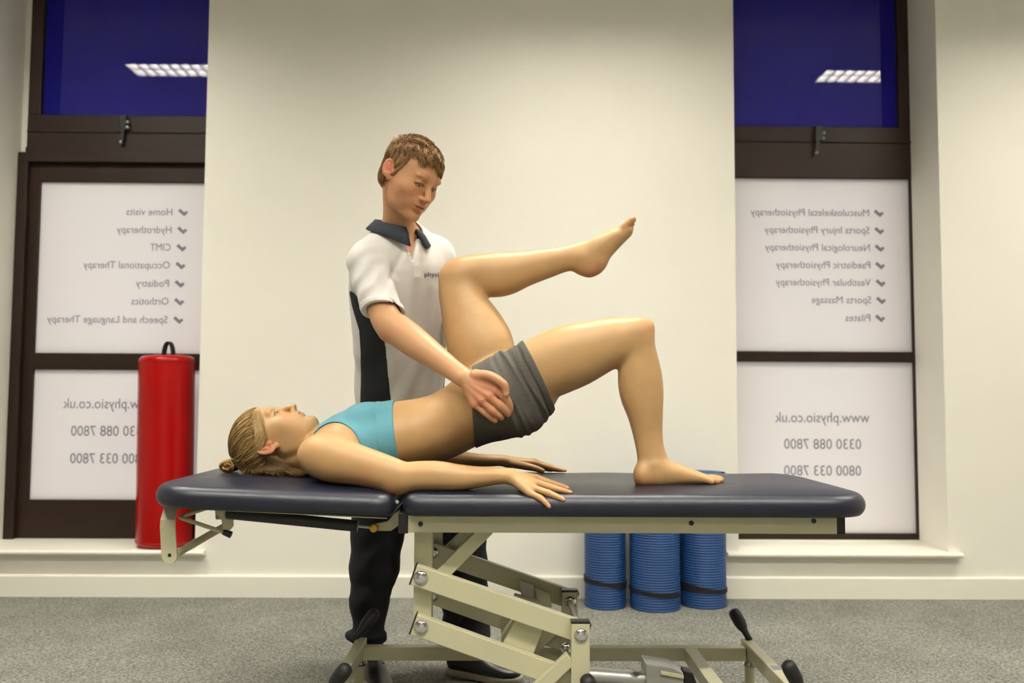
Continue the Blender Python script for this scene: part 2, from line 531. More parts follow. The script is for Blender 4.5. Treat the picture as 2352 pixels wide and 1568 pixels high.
t2 = [('www.physio.co.uk', 1997, 1780, 958, 24), ('0330 088 7800', 1978, 1801, 1019, 24), ('0800 033 7800', 1978, 1801, 1080, 24)]
film = ((xb - 0.04, Y0 + 0.025, z_bb - 0.01), (xi_u + 0.01, Y0 + 0.03, zt))
border = ((px_x(2029, 150, Y0), Y0 + 0.0225, z_bb - 0.008), (xi_u + 0.008, Y0 + 0.0245, zt))
zg = at(1880, 326, Y0)[2]
gro = [((xlr, Y0 - 0.012, zg - 0.004), (px_x(2092, 330, Y0), Y0, zg + 0.005))]
window(2, 'brown framed window right of the pier, frosted panes and blue top light', fr, panes, film, border, [t1, t2], (1880, 312), gro)
structure(MB().box((xl - 0.01, D2 - 0.002, z_rt_left), (xo_u_left, D2 + 0.06, z_head)).build('trim_6', 'wall_paint'), 'plaster strip beside the upper left frame', 'trim')
# white box filler under the right window frame
structure(MB().box((xb, D2, z_sill - 0.01), (xr, D2 + 0.05, zbr)).build('trim_5', 'trim_paint'), 'white upstand between right sill and frame', 'trim')

# ------------------------------------------------------------------ ceiling lights (louvred fluorescent troffers)
def troffer(x, y, label):
    L, W = 1.2, 0.22
    t = thing('ceiling_light', label, 'light', (x, y, CEILING_Z - 0.05), 'louvred ceiling troffers')
    zc = CEILING_Z - 0.004
    MB().box((x - L / 2, y - W / 2, zc - 0.004), (x + L / 2, y + W / 2, zc)).build('lit_panel', 'lit_tube', t)
    mb = MB()
    for s in (-1, 1):
        mb.box((x - L / 2 - 0.012, y + s * (W / 2 + 0.006) - 0.006, zc - 0.05), (x + L / 2 + 0.012, y + s * (W / 2 + 0.006) + 0.006, zc + 0.003))
        mb.box((x + s * (L / 2 + 0.006) - 0.006, y - W / 2, zc - 0.05), (x + s * (L / 2 + 0.006) + 0.006, y + W / 2, zc + 0.003))
    mb.build('frame', 'white_louvre', t)
    for k in range(1, 16):
        xx = x - L / 2 + L * k / 16
        MB().box((xx - 0.006, y - W / 2, zc - 0.045), (xx + 0.006, y + W / 2, zc - 0.012)).build('louvre', 'white_louvre', t)
    MB().box((x - L / 2, y - 0.006, zc - 0.046), (x + L / 2, y + 0.006, zc - 0.011)).build('louvre', 'white_louvre', t)
for lb, xx, yy in (('left louvred ceiling light nearest the windows', -2.11, 3.02), ('right louvred ceiling light nearest the windows', 2.92, 3.02),
                   ('central louvred ceiling light nearest the windows', 0.4, 3.02),
                   ('left louvred ceiling light of the middle row', -1.5, 0.75), ('right louvred ceiling light of the middle row', 1.7, 0.75), ('central louvred ceiling light of the middle row', 0.1, 0.75),
                   ('single louvred ceiling light at the rear', 0.1, -1.5)):
    troffer(xx, yy, lb)
# ------------------------------------------------------------------ red roll on the left sill
def red_roll():
    yc = 4.41
    b = at(379, 1248, yc - 0.1)
    r = 61 * mpp(yc)
    base = np.array([at(378, 1240, yc)[0], yc, z_sill])
    top = at(384, 817, yc)
    h = top[2] - z_sill
    ax = np.array([top[0] - base[0], 0.0, h]); ax /= np.linalg.norm(ax)
    t = thing('foam_roll', 'tall glossy red vinyl roll standing on the left window sill', 'roll', base)
    e = 0.03
    prof = [(0.0, 0.0), (r - e, 0.0)] + [(r - e + e * math.sin(a), e - e * math.cos(a)) for a in np.linspace(0.2, math.pi / 2, 6)]
    prof += [(r, h * k / 6 + e * (1 - k / 6)) for k in range(1, 6)]
    prof += [(r - e + e * math.cos(a), h - e + e * math.sin(a)) for a in np.linspace(0, math.pi / 2, 7)] + [(r * 0.5, h + 0.003), (0, h + 0.004)]
    MB().lathe(base, ax, prof, 64).build('vinyl_cover', 'red_vinyl', t, smooth='all')
    # seam rings
    for hh in (0.028, h - 0.03):
        pts = [base + ax * hh + np.array([math.cos(a), math.sin(a), 0]) * (r + 0.0005) for a in np.linspace(0, 2 * math.pi, 49)]
        MB().tube(pts, 0.0022, 6).build('seam', 'red_vinyl', t, smooth='all')
    # webbing handle
    mb = MB()
    c = at(387, 818, yc)
    pts = []
    for a in np.linspace(-0.25, math.pi + 0.25, 15):
        pts.append(np.array([c[0] + 0.024 * math.cos(a), yc, c[2] - 0.006 + 0.078 * max(math.sin(a), -0.3)]))
    vs, fs = [], []
    for i, p in enumerate(pts):
        d = pts[min(i + 1, 14)] - pts[max(i - 1, 0)]; d /= np.linalg.norm(d)
        n = np.array([d[2], 0, -d[0]])
        for s in (-1, 1):
            for q in (-1, 1):
                vs.append(p + np.array([0.004 * s, 0.014 * s, 0]) + n * 0.003 * q)
    for i in range(14):
        a = i * 4; b_ = a + 4
        fs += [(a, a + 1, b_ + 1, b_), (a + 2, b_ + 2, b_ + 3, a + 3), (a, b_, b_ + 2, a + 2), (a + 1, a + 3, b_ + 3, b_ + 1)]
    mb.add(vs, fs).build('strap_handle', 'black_strap', t, smooth=True)
red_roll()

# ------------------------------------------------------------------ rolled exercise mats
def mat_roll(px0, px1, ybot, ytop, strap, label, seed):
    pxc = (px0 + px1) / 2
    # front of the base is on the floor at pixel row ybot
    d = at(pxc, ybot, 1.0) - CAM
    k = (FLOOR - CAM[2]) / d[2]
    yf = k
    r = (px1 - px0) / 2 * mpp(yf + 0.09)
    yc = min(yf + r, D1 - 0.022 - r)
    cx = at(pxc, 1300, yc)[0]
    h = 0.608 + (0.012 if seed == 3 else 0)
    t = thing('exercise_mat', label, 'mat', (cx, yc, FLOOR), 'rolled blue exercise mats')
    rs = np.random.RandomState(seed)
    # spiral sheet: outer turn carries the ribs
    n_t, turns, thick = 44, 5, r / 5.6
    nrib = 52
    zz = [0.0]
    for i in range(nrib):
        z0 = h * i / nrib
        zz += [z0 + 0.12 * h / nrib, z0 + 0.5 * h / nrib, z0 + 0.88 * h / nrib, z0 + h / nrib]
    prof = [0.0]
    for i in range(nrib):
        prof += [0.0022, 0.0034, 0.0022, 0.0]
    n = 72
    vs, fs = [], []
    for z, p in zip(zz, prof):
        for j in range(n):
            a = 2 * math.pi * j / n
            rr = r - 0.0034 + p + 0.0015 * math.sin(3 * a + seed) * math.sin(z * 9 + seed)
            vs.append((cx + rr * math.cos(a), yc + rr * math.sin(a), FLOOR + z))
    for i in range(len(zz) - 1):
        for j in range(n):
            k2 = (j + 1) % n
            fs.append((i * n + j, i * n + k2, (i + 1) * n + k2, (i + 1) * n + j))
    fs.append(tuple(range(n - 1, -1, -1)))
    mb = MB().add(vs, fs)
    # rolled top: rising spiral of foam with gaps between the turns
    N = n_t * turns
    vs, fs = [], []
    for i in range(N + 1):
        a = 2 * math.pi * i / n_t
        ro = (r - 0.003) * (1 - i / N * 0.9)
        ri = max(ro - thick * 0.86, 0.004)
        for rr in (ri, ro):
            for z in (h - 0.05, h):
                vs.append((cx + rr * math.cos(a), yc + rr * math.sin(a), FLOOR + z))
    for i in range(N):
        a, b = i * 4, i * 4 + 4
        fs += [(a + 1, b + 1, b + 3, a + 3), (a, a + 1, b + 1, b), (a + 2, b + 2, b + 3, a + 3)]
    mb.add(vs, fs)
    mb.build('foam_roll', 'blue_foam', t, smooth='all')
    # black strap round it, a little slanted
    zs = at(pxc, strap[0], yc - r)[2] - FLOOR
    sl, wd = strap[1], strap[2]
    vs, fs = [], []
    for j in range(n):
        a = 2 * math.pi * j / n
        w = wd * (0.75 + 0.25 * math.sin(2 * a + seed * 2.1))
        zc = FLOOR + zs - sl * math.cos(a)
        for rr, dz in ((r + 0.0005, -w), (r + 0.003, -w), (r + 0.003, w), (r + 0.0005, w)):
            vs.append((cx + rr * math.cos(a), yc + rr * math.sin(a), zc + dz))
    for j in range(n):
        a, b = j * 4, ((j + 1) % n) * 4
        fs += [(a, a + 1, b + 1, b), (a + 1, a + 2, b + 2, b + 1), (a + 2, a + 3, b + 3, b + 2)]
    MB().add(vs, fs).build('strap', 'black_strap', t, smooth=True)
mat_roll(1343, 1437, 1402, 1078, (1343, 0.012, 0.016), 'leftmost of the three rolled blue mats behind the couch', 1)
mat_roll(1447, 1561, 1408, 1078, (1367, 0.010, 0.011), 'middle and widest of the three rolled blue mats', 2)
mat_roll(1563, 1667, 1399, 1078, (1357, 0.012, 0.015), 'rightmost of the three rolled blue mats beside the right sill', 3)

# ------------------------------------------------------------------ treatment couch
ZC = 0.756                                       # top of the padding
YN, YF = 2.33, 2.985                              # near and far edge
couch = thing('treatment_couch', 'navy padded treatment couch on a cream steel lifting frame', 'couch', (at(1300, 1100, 2.64)[0], 2.64, FLOOR))

def pad_mesh(name, x0, x1, y0, y1, zt, zb, rc, tiltfun=None, hole=None, corners=(1, 1, 1, 1)):
    """upholstered pad: rounded plan, fat rounded edge, slight crown; rings from underside to the middle of the top"""
    h = zt - zb
    e = 0.034
    prof = [(0.006, 0.0), (0.0, 0.004), (-0.004, 0.012)]
    prof = [(0.030, 0.0), (0.012, 0.001), (0.004, 0.006)]
    for a in np.linspace(-0.9, math.pi / 2, 12):
        prof.append((e - e * math.cos(a), h - e + e * math.sin(a) - 0.011))
    prof += [(0.05, h - 0.008), (0.08, h - 0.0045), (0.12, h - 0.0015), (0.16, h), (0.20, h)]
    def outline(ins):
        pts = []
        X0, X1, Y0_, Y1_ = x0 + ins, x1 - ins, y0 + ins, y1 - ins
        rads = [max(rc * c - ins, 0.012) for c in corners]
        cs = [(X1 - rads[0], Y0_ + rads[0], -math.pi / 2, rads[0]), (X1 - rads[1], Y1_ - rads[1], 0, rads[1]), (X0 + rads[2], Y1_ - rads[2], math.pi / 2, rads[2]), (X0 + rads[3], Y0_ + rads[3], math.pi, rads[3])]
        for q in range(4):
            cx_, cy_, a0, rr = cs[q]
            for a in np.linspace(0, math.pi / 2, 14):
                pts.append((cx_ + rr * math.cos(a0 + a), cy_ + rr * math.sin(a0 + a)))
            # straight side subdivisions
            nx = cs[(q + 1) % 4]
            p0 = pts[-1]; p1 = (nx[0] + nx[3] * math.cos(nx[2]), nx[1] + nx[3] * math.sin(nx[2]))
            for s in np.linspace(0, 1, 34 if q in (1, 3) else 14)[1:-1]:
                pts.append((p0[0] + (p1[0] - p0[0]) * s, p0[1] + (p1[1] - p0[1]) * s))
        return pts
    vs, fs = [], []
    n = None
    for ins, z in prof:
        o = outline(ins)
        n = len(o)
        for x, y in o:
            vs.append([x, y, zb + z])
    nr = len(prof)
    for i in range(nr - 1):
        for k in range(n):
            k2 = (k + 1) % n
            fs.append((i * n + k, i * n + k2, (i + 1) * n + k2, (i + 1) * n + k))
    fs.append(tuple(range(n - 1, -1, -1)))
    # top centre
    last = [vs[(nr - 1) * n + k] for k in range(n)]
    if hole is None:
        fs.append(tuple((nr - 1) * n + k for k in range(n)))
    else:
        hx, hy, hr = hole
        prev = (nr - 1) * n
        ring = []
        for k in range(n):
            a = math.atan2(last[k][1] - hy, last[k][0] - hx)
            ring.append(a)
        for rr, dz in ((hr + 0.035, 0.0), (hr + 0.015, -0.003), (hr + 0.004, -0.010), (hr, -0.022), (hr, -h + 0.003)):
            st = len(vs)
            for k in range(n):
                vs.append([hx + rr * math.cos(ring[k]), hy + rr * 0.8 * math.sin(ring[k]), zb + h + dz])
            for k in range(n):
                k2 = (k + 1) % n
                fs.append((prev + k, prev + k2, st + k2, st + k))
            prev = st
    vs = np.array(vs)
    # soft unevenness of the upholstery on the edge
    vs[:, 2] += 0.0012 * np.sin(vs[:, 0] * 23) * np.sin(vs[:, 1] * 9 + 1) * ((vs[:, 2] - zb) / h)
    if tiltfun is not None:
        vs = tiltfun(vs)
    mb = MB().add(vs, fs)
    return mb

XH0 = at(322, 1140, YN)[0]; XJ = at(908, 1160, YN)[0]; XE = at(2024, 1150, YN)[0]
ZB = at(1400, 1182, YN + 0.02)[2]
def head_tilt(v):
    # the head section rises a few degrees towards its end
    a = math.radians(2.1)
    p = np.array([XJ, 0, ZB])
    d = v - p
    x = d[:, 0] * math.cos(a) + d[:, 2] * math.sin(a)
    z = -d[:, 0] * math.sin(a) + d[:, 2] * math.cos(a)
    out = v.copy()
    out[:, 0] = p[0] + x; out[:, 2] = p[2] + z
    return out
hp = pad_mesh('head_pad', XH0, XJ - 0.004, YN, YF, ZC - 0.004, ZB, 0.10, head_tilt, hole=(at(545, 1085, 2.63)[0], 2.64, 0.055), corners=(0.5, 0.5, 1.25, 1.25)).build('head_pad', 'navy_vinyl', couch, smooth='all')
hp['label'] = 'shorter navy pad with a face hole'
pd = pad_mesh('main_pad', XJ + 0.014, XE, YN, YF, ZC, ZB, 0.10, corners=(1.25, 1.25, 0.5, 0.5)).build('main_pad', 'navy_vinyl', couch, smooth='all')
pd['label'] = 'long navy pad'

CE = 'cream_enamel'
def part(mb, name, m_, parent=couch, bevel=0.0025, smooth=False, label=None):
    o = mb.build(name, m_, parent, bevel=bevel, smooth=smooth)
    if label: o['label'] = label
    return o
# side rails under the long pad
YR = 2.375                                       # near face of the near rail
zr1 = at(1300, 1181, YR)[2]; zr0 = at(1300, 1224, YR)[2]
for k, y in enumerate((YR, YF - 0.045 - 0.04)):
    x0, x1 = at(937, 1200, YR)[0], at(1923, 1195, YR)[0]
    rail = part(MB().box((x0, y, zr0), (x1, y + 0.04, max(zr1, ZB + 0.0))), 'side_rail', CE)
    part(MB().box((x0 - 0.026, y - 0.001, zr0 - 0.003), (x0, y + 0.041, zr1 + 0.003)), 'end_cap', 'black_plastic', rail)
    part(MB().box((x1, y - 0.001, zr0 - 0.002), (x1 + 0.022, y + 0.041, zr1 + 0.003)), 'end_cap', 'black_plastic', rail)
    if k == 0:
        for px, py in ((966, 1203), (1588, 1201), (1869, 1196)):
            q = at(px, py, y)
            MB().lathe((q[0], y + 0.001, q[2]), (0, -1, 0), [(0.0068, 0), (0.0068, 0.0022), (0.005, 0.003), (0, 0.003)], 20).build('dark_hole', 'black_plastic', rail, smooth=True)  # black discs stand in for the shaded inside of open holes
for px in (1000, 1450, 1880):
    x = at(px, 1200, YR)[0]
    part(MB().box((x - 0.02, YR + 0.04, zr0 + 0.006), (x + 0.02, YF - 0.085, zr1 - 0.006)), 'cross_bar', CE)

# lifting linkage: two parallel arms on each side
YA, YB_ = 2.40, 2.80                             # near and far linkage planes (near faces)
def P(px, py, Y): 
    p = at(px, py, Y); p[1] = Y; return p
def sec(name, a, b, hpx, Y, w=0.03, parent=couch):
    return part(MB().beam(P(a[0], a[1], Y) + np.array([0, w / 2, 0]), P(b[0], b[1], Y) + np.array([0, w / 2, 0]), w, hpx * mpp(Y), side=(0, 1, 0)), name, CE, parent)
def shift(px, py, Y0_, Y1_):
    """photo pixel of the same point moved back from Y0_ to Y1_"""
    p = at(px, py, Y0_); d = np.array([p[0], Y1_, p[2]]) - CAM
    c = np.array([d.dot(RIGHT), d.dot(UP), d.dot(FWD)])
    return 1176 + F_PX * c[0] / c[2], 784 - F_PX * c[1] / c[2]
for k, Y in enumerate((YA + 0.02, YB_)):
    S = (lambda a: a) if k == 0 else (lambda a: shift(a[0], a[1], YA + 0.02, YB_))
    sc = (YA + 0.02) / Y
    # upright below the rail
    up = part(MB().box((P(*S((952, 1300)), Y + 0.03)[0], Y + 0.012, at(*S((970, 1428)), Y)[2]), (P(*S((994, 1300)), Y + 0.03)[0], Y + 0.052, zr0 + 0.002)), 'upright', CE)
    # diagonal brace
    sec('brace', S((1121, 1213)), S((1003, 1332)), 31 * sc, Y + 0.012, 0.03)
    for (a, b) in (((950, 1320), (1348, 1457)), ((950, 1434), (1348, 1577))):
        Ya = Y - 0.022
        arm = sec('lift_arm', S(a), S(b), 47 * sc, Ya, 0.03)
        p0, p1 = P(*S(a), Ya), P(*S(b), Ya)
        t_ = (p1 - p0) / np.linalg.norm(p1 - p0)
        part(MB().beam(p0 - t_ * 0.004 + np.array([0, 0.015, 0]), p0 + np.array([0, 0.015, 0]), 0.031, 47 * sc * mpp(Ya) + 0.001, side=(0, 1, 0)), 'end_cap', 'black_plastic', arm, bevel=0.001)
        part(MB().beam(p1 + np.array([0, 0.015, 0]), p1 + t_ * 0.004 + np.array([0, 0.015, 0]), 0.031, 47 * sc * mpp(Ya) + 0.001, side=(0, 1, 0)), 'end_cap', 'black_plastic', arm, bevel=0.001)
        c = P(*S((a[0] + 17, a[1] + 7)), Ya)
        dome = [(0.0205, 0)] + [(0.0205 * math.cos(q), 0.011 * math.sin(q)) for q in np.linspace(0.05, math.pi / 2, 8)]
        MB().lathe(c + np.array([0, 0.002, 0]), (0, -1, 0), dome, 32).build('bolt_cover', 'chrome', arm, smooth='all')
    # foot post with cap and bolt cover
    Yp = Y - 0.052
    a = P(*S((1312, 1500)), Yp); b = P(*S((1355, 1432)), Yp)
    post = part(MB().box((a[0], Yp, FLOOR + 0.118), (b[0], Yp + 0.03, b[2])), 'foot_post', CE)
    part(MB().box((a[0] - 0.0005, Yp - 0.0005, b[2]), (b[0] + 0.0005, Yp + 0.0305, b[2] + 0.006)), 'end_cap', 'black_plastic', post, bevel=0.001)
    c = P(*S((1335, 1459)), Yp)
    dome = [(0.0195, 0)] + [(0.0195 * math.cos(q), 0.011 * math.sin(q)) for q in np.linspace(0.05, math.pi / 2, 8)]
    MB().lathe(c + np.array([0, 0.002, 0]), (0, -1, 0), dome, 32).build('bolt_cover', 'chrome', post, smooth='all')
    # post stay to the base
    sec('post_stay', S((1312, 1512)), S((1207, 1612)), 30 * sc, Yp + 0.002, 0.026)
# cross plates and shaft between the arms
def slab(name, corners, th, m_, label=None):
    q = [np.array(c, float) for c in corners]
    n = np.cross(q[1] - q[0], q[3] - q[0]); n /= np.linalg.norm(n)
    return part(MB().prism(q, n * th), name, m_, couch, bevel=0.002, label=label)
p_a = P(1165, 1405, YA + 0.04); 
slab('cross_plate', [P(1186, 1418, YA + 0.03), P(1252, 1436, YA + 0.03), P(1222, 1509, YA + 0.03), P(1150, 1487, YA + 0.03)], 0.30, CE)
slab('motor_plate', [P(1191, 1331, YB_ - 0.04), P(1226, 1341, YB_ - 0.04), P(1236, 1392, YB_ - 0.06), P(1200, 1380, YB_ - 0.06)], 0.006, 'steel', 'bare steel plate')
slab('actuator_bracket', [P(1228, 1352, YB_ - 0.07), P(1262, 1366, YB_ - 0.07), P(1268, 1395, YB_ - 0.07), P(1234, 1390, YB_ - 0.07)], 0.02, CE)
MB().tube([P(1306, 1378, YB_ - 0.02), P(1330, 1445, YA + 0.02)], 0.011, 20).build('shaft', CE, couch, smooth=True)
c = P(1302, 1492, YA + 0.14)
MB().lathe(c, (0, -1, 0), [(0.018, -0.06), (0.018, 0)] + [(0.018 * math.cos(q), 0.010 * math.sin(q)) for q in np.linspace(0.05, math.pi / 2, 8)], 28).build('pivot_bolt', 'chrome', couch, smooth='all')
# linear actuator low on the right
a0, a1 = P(1352, 1551, 2.60), P(1490, 1562, 2.60)
MB().tube([a0, a1], 0.024, 28).build('actuator_tube', 'steel', couch, smooth=True)
MB().lathe(P(1463, 1536, 2.577), (0.1, -0.4, 0.9), [(0.0, 0), (0.014, 0), (0.014, 0.003), (0.0, 0.004)], 24).build('vent_disc', 'steel', couch, smooth=True)
mo = part(MB().prism([P(1484, 1524, 2.56), P(1545, 1533, 2.56), P(1570, 1546, 2.56), P(1571, 1580, 2.56), P(1484, 1580, 2.56)], (0, 0.09, 0)), 'motor_housing', 'steel', label='grey actuator motor housing')
part(MB().prism([P(1518, 1541, 2.555), P(1571, 1551, 2.555), P(1571, 1559, 2.555), P(1518, 1549, 2.555)], (0, 0.01, 0)), 'housing_rib', CE, mo, bevel=0.001)
part(MB().prism([P(1571, 1540, 2.58), P(1592, 1546, 2.58), P(1604, 1580, 2.58), P(1571, 1580, 2.58)], (0, 0.05, 0)), 'motor_cap', 'black_plastic', mo)
# base frame
YB0, YB1 = 2.43, 2.83
zb1 = at(1300, 1487, YB1)[2]; zb0 = at(1300, 1518, YB1)[2]
xb0, xb1 = at(832, 1500, YB1)[0], at(1714, 1500, YB1)[0]
for y in (YB0, YB1):
    part(MB().box((xb0, y, zb0), (xb1, y + 0.035, zb1)), 'base_rail', CE)
xe0, xe1 = xb0 - 0.03, xb1 + 0.002
eb = []
for x in (xe0, xe1):
    eb.append(part(MB().box((x, YB0 - 0.09, zb0 + 0.01), (x + 0.034, YB1 + 0.07, zb1 + 0.012)), 'end_beam', CE))
xm = at(1572, 1490, YB1)[0]
part(MB().box((xm, YB0 + 0.03, zb0), (xm + 0.04, YB1 + 0.003, zb1 - 0.001)), 'cross_beam', CE)
# plate welded at the end beam, small paper label on the right one
part(MB().box((xe1 + 0.006, YB0 + 0.14, zb1 + 0.012), (xe1 + 0.03, YB0 + 0.18, zb1 + 0.0128)), 'sticker', 'letter_grey', eb[1], bevel=0, label='small grey sticker')
# castors: fork column, wheel
for x in (xe0 + 0.017, xe1 + 0.017):
    for y in (YB0 - 0.05, YB1 + 0.03):
        cx_, cy_ = x, y
        cst = part(MB().lathe((cx_, cy_, FLOOR + 0.045), (0, 0, 1), [(0.0, 0), (0.024, 0), (0.026, 0.012), (0.016, 0.02), (0.016, zb0 - FLOOR - 0.045 + 0.011)], 24), 'castor', CE, bevel=0, smooth=True)
        MB().lathe((cx_, cy_, zb0 - 0.022), (0, 0, 1), [(0.0, 0), (0.020, 0), (0.024, 0.006), (0.020, 0.014), (0, 0.014)], 24).build('collar', 'chrome', cst, smooth=True)
        MB().lathe((cx_ - 0.014, cy_, FLOOR + 0.028), (1, 0, 0), [(0, 0), (0.022, 0), (0.028, 0.005), (0.028, 0.023), (0.022, 0.028), (0, 0.028)], 28).build('wheel', 'black_rubber', cst, smooth=True)
# foot pedals: one lever at each end of each end beam
def pedal(a, b, Ya, Yb):
    p0, p1 = P(a[0], a[1], Ya), P(b[0], b[1], Yb)
    d = p1 - p0
    pts = [p0 + d * s for s in (0, 0.12, 0.30, 0.42, 0.55, 0.8, 0.93, 0.98, 1.0)]
    return MB().tube(pts, [0.011, 0.010, 0.011, 0.017, 0.020, 0.0205, 0.018, 0.011, 0.004], 16).build('foot_lever', 'black_rubber', couch, smooth='all')
pedal((1722, 1470), (1682, 1398), YB1 + 0.05, YB1 + 0.10)
pedal((812, 1470), (866, 1400), YB1 + 0.05, YB1 + 0.10)
pedal((744, 1600), (800, 1528), YB0 - 0.07, YB0 - 0.10)
pedal((1850, 1600), (1806, 1520), YB0 - 0.07, YB0 - 0.10)
pedal((1368, 1600), (1345, 1556), YB0 - 0.05, YB0 - 0.09)

# head-section mechanism
YH = 2.42
q = [P(377, 1158, YH), P(409, 1160, YH), P(402, 1200, YH - 0.02), P(405, 1255, YH - 0.02)]
def strip(name, prof, th, parent=couch, m_=CE):
    """bent strip: rows of (left, right) points"""
    vs, fs = [], []
    for l, r in prof:
        l, r = np.array(l), np.array(r)
        vs += [l, r, r + np.array([0, th, 0]), l + np.array([0, th, 0])]
    n = len(prof)
    for i in range(n - 1):
        a, b = i * 4, i * 4 + 4
        for j in range(4):
            j2 = (j + 1) % 4
            fs.append((a + j, a + j2, b + j2, b + j))
    fs += [(0, 1, 2, 3), tuple((n - 1) * 4 + j for j in (3, 2, 1, 0))]
    return part(MB().add(vs, fs), name, m_, parent, bevel=0.001)
rows_ = [(P(379, 1150, YH + 0.03), P(411, 1150, YH + 0.03)), (P(377, 1162, YH + 0.03), P(409, 1162, YH + 0.03)), (P(368, 1193, YH), P(402, 1193, YH)), (P(367, 1210, YH - 0.004), P(402, 1210, YH - 0.004)),
         (P(370, 1272, YH - 0.004), P(406, 1272, YH - 0.004))]
for a in np.linspace(0.2, math.pi / 2 - 0.05, 6):
    rows_.append((P(389.5 - 19 * math.cos(a), 1274 + 21 * math.sin(a), YH - 0.004), P(389.5 + 17.5 * math.cos(a), 1274 + 21 * math.sin(a), YH - 0.004)))
hb = strip('end_bracket', rows_, 0.005)
part(MB().box(tuple(P(386, 1278, YH - 0.0045) - np.array([0, 0.0006, 0])), tuple(P(393, 1271, YH - 0.0045) + np.array([0, 0.001, 0]))), 'square_hole', 'black_plastic', hb, bevel=0)  # black patch drawn for the dark of the opening
# head section tray edge
slab('head_tray', [P(440, 1166, YN + 0.05), P(890, 1188, YN + 0.05), P(890, 1188, YF - 0.05), P(440, 1166, YF - 0.05)], -0.004, CE)
MB().tube([P(404, 1272, YH + 0.004), P(460, 1240, YH + 0.12), P(523, 1204, YH + 0.26)], 0.0105, 16).build('roll_bar', CE, couch, smooth=True)
mb = MB().tube([P(484, 1164, 2.62), P(420, 1184, 2.47), P(414, 1187.5, 2.455), P(419, 1190, 2.452), P(514, 1222, 2.45)], 0.0058, 14)
rl = mb.build('release_lever', CE, couch, smooth=True)
MB().tube([P(513, 1221.5, 2.45), P(518, 1223, 2.45), P(531, 1228, 2.45)], [0.0075, 0.0085, 0.0095], 14).build('grip_tip', 'black_rubber', rl, smooth=True)
br = part(MB().prism([P(493, 1166, 2.55), P(527, 1166, 2.55), P(535, 1190, 2.55), P(535, 1208, 2.55), P(527, 1218, 2.55), P(512, 1214, 2.55), P(508, 1193, 2.55), P(495, 1193, 2.55)], (0, 0.008, 0)), 'strut_bracket', CE, bevel=0.001)
MB().lathe(P(512, 1176, 2.55), (0, -1, 0), [(0.0, 0), (0.012, 0), (0.012, 0.008), (0.009, 0.011), (0, 0.012)], 20).build('bolt', 'steel', br, smooth=True)
MB().lathe(P(498, 1187, 2.55), (0, -1, 0), [(0.0, 0), (0.004, 0), (0.003, 0.005), (0, 0.006)], 12).build('bolt', 'brass', br, smooth=True)
MB().tube([P(522, 1178, 2.53), P(822, 1208, 2.53)], 0.0165, 24).build('gas_strut', 'black_plastic', couch, smooth=True)
MB().tube([P(818, 1207.5, 2.53), P(858, 1211.5, 2.53)], 0.0042, 12).build('strut_rod', 'steel', couch, smooth=True)
MB().lathe(P(860, 1212, 2.535), (0, -1, 0), [(0.0, 0), (0.012, 0), (0.012, 0.012), (0.0095, 0.015), (0, 0.016)], 24).build('bolt', 'brass', couch, smooth=True)
br = part(MB().prism([P(862, 1203, 2.54), P(890, 1197, 2.54), P(906, 1178, 2.54), P(918, 1170, 2.54), P(918, 1205, 2.54), P(898, 1219, 2.54), P(866, 1219, 2.54)], (0, 0.012, 0)), 'hinge_bracket', CE, bevel=0.001)
MB().tube([P(912, 1152, YN + 0.05), P(912, 1152, YF - 0.05)], 0.005, 16).build('hinge_rod', 'steel', couch, smooth=True)
# ------------------------------------------------------------------ people: bodies grown as one implicit surface
def axis(*spans):
    out = []
    for lo, hi, st in spans:
        n = max(2, int(round((hi - lo) / st)))
        out += list(lo + (hi - lo) * np.arange(n) / n)
    out.append(spans[-1][1])
    return np.array(out, np.float32)

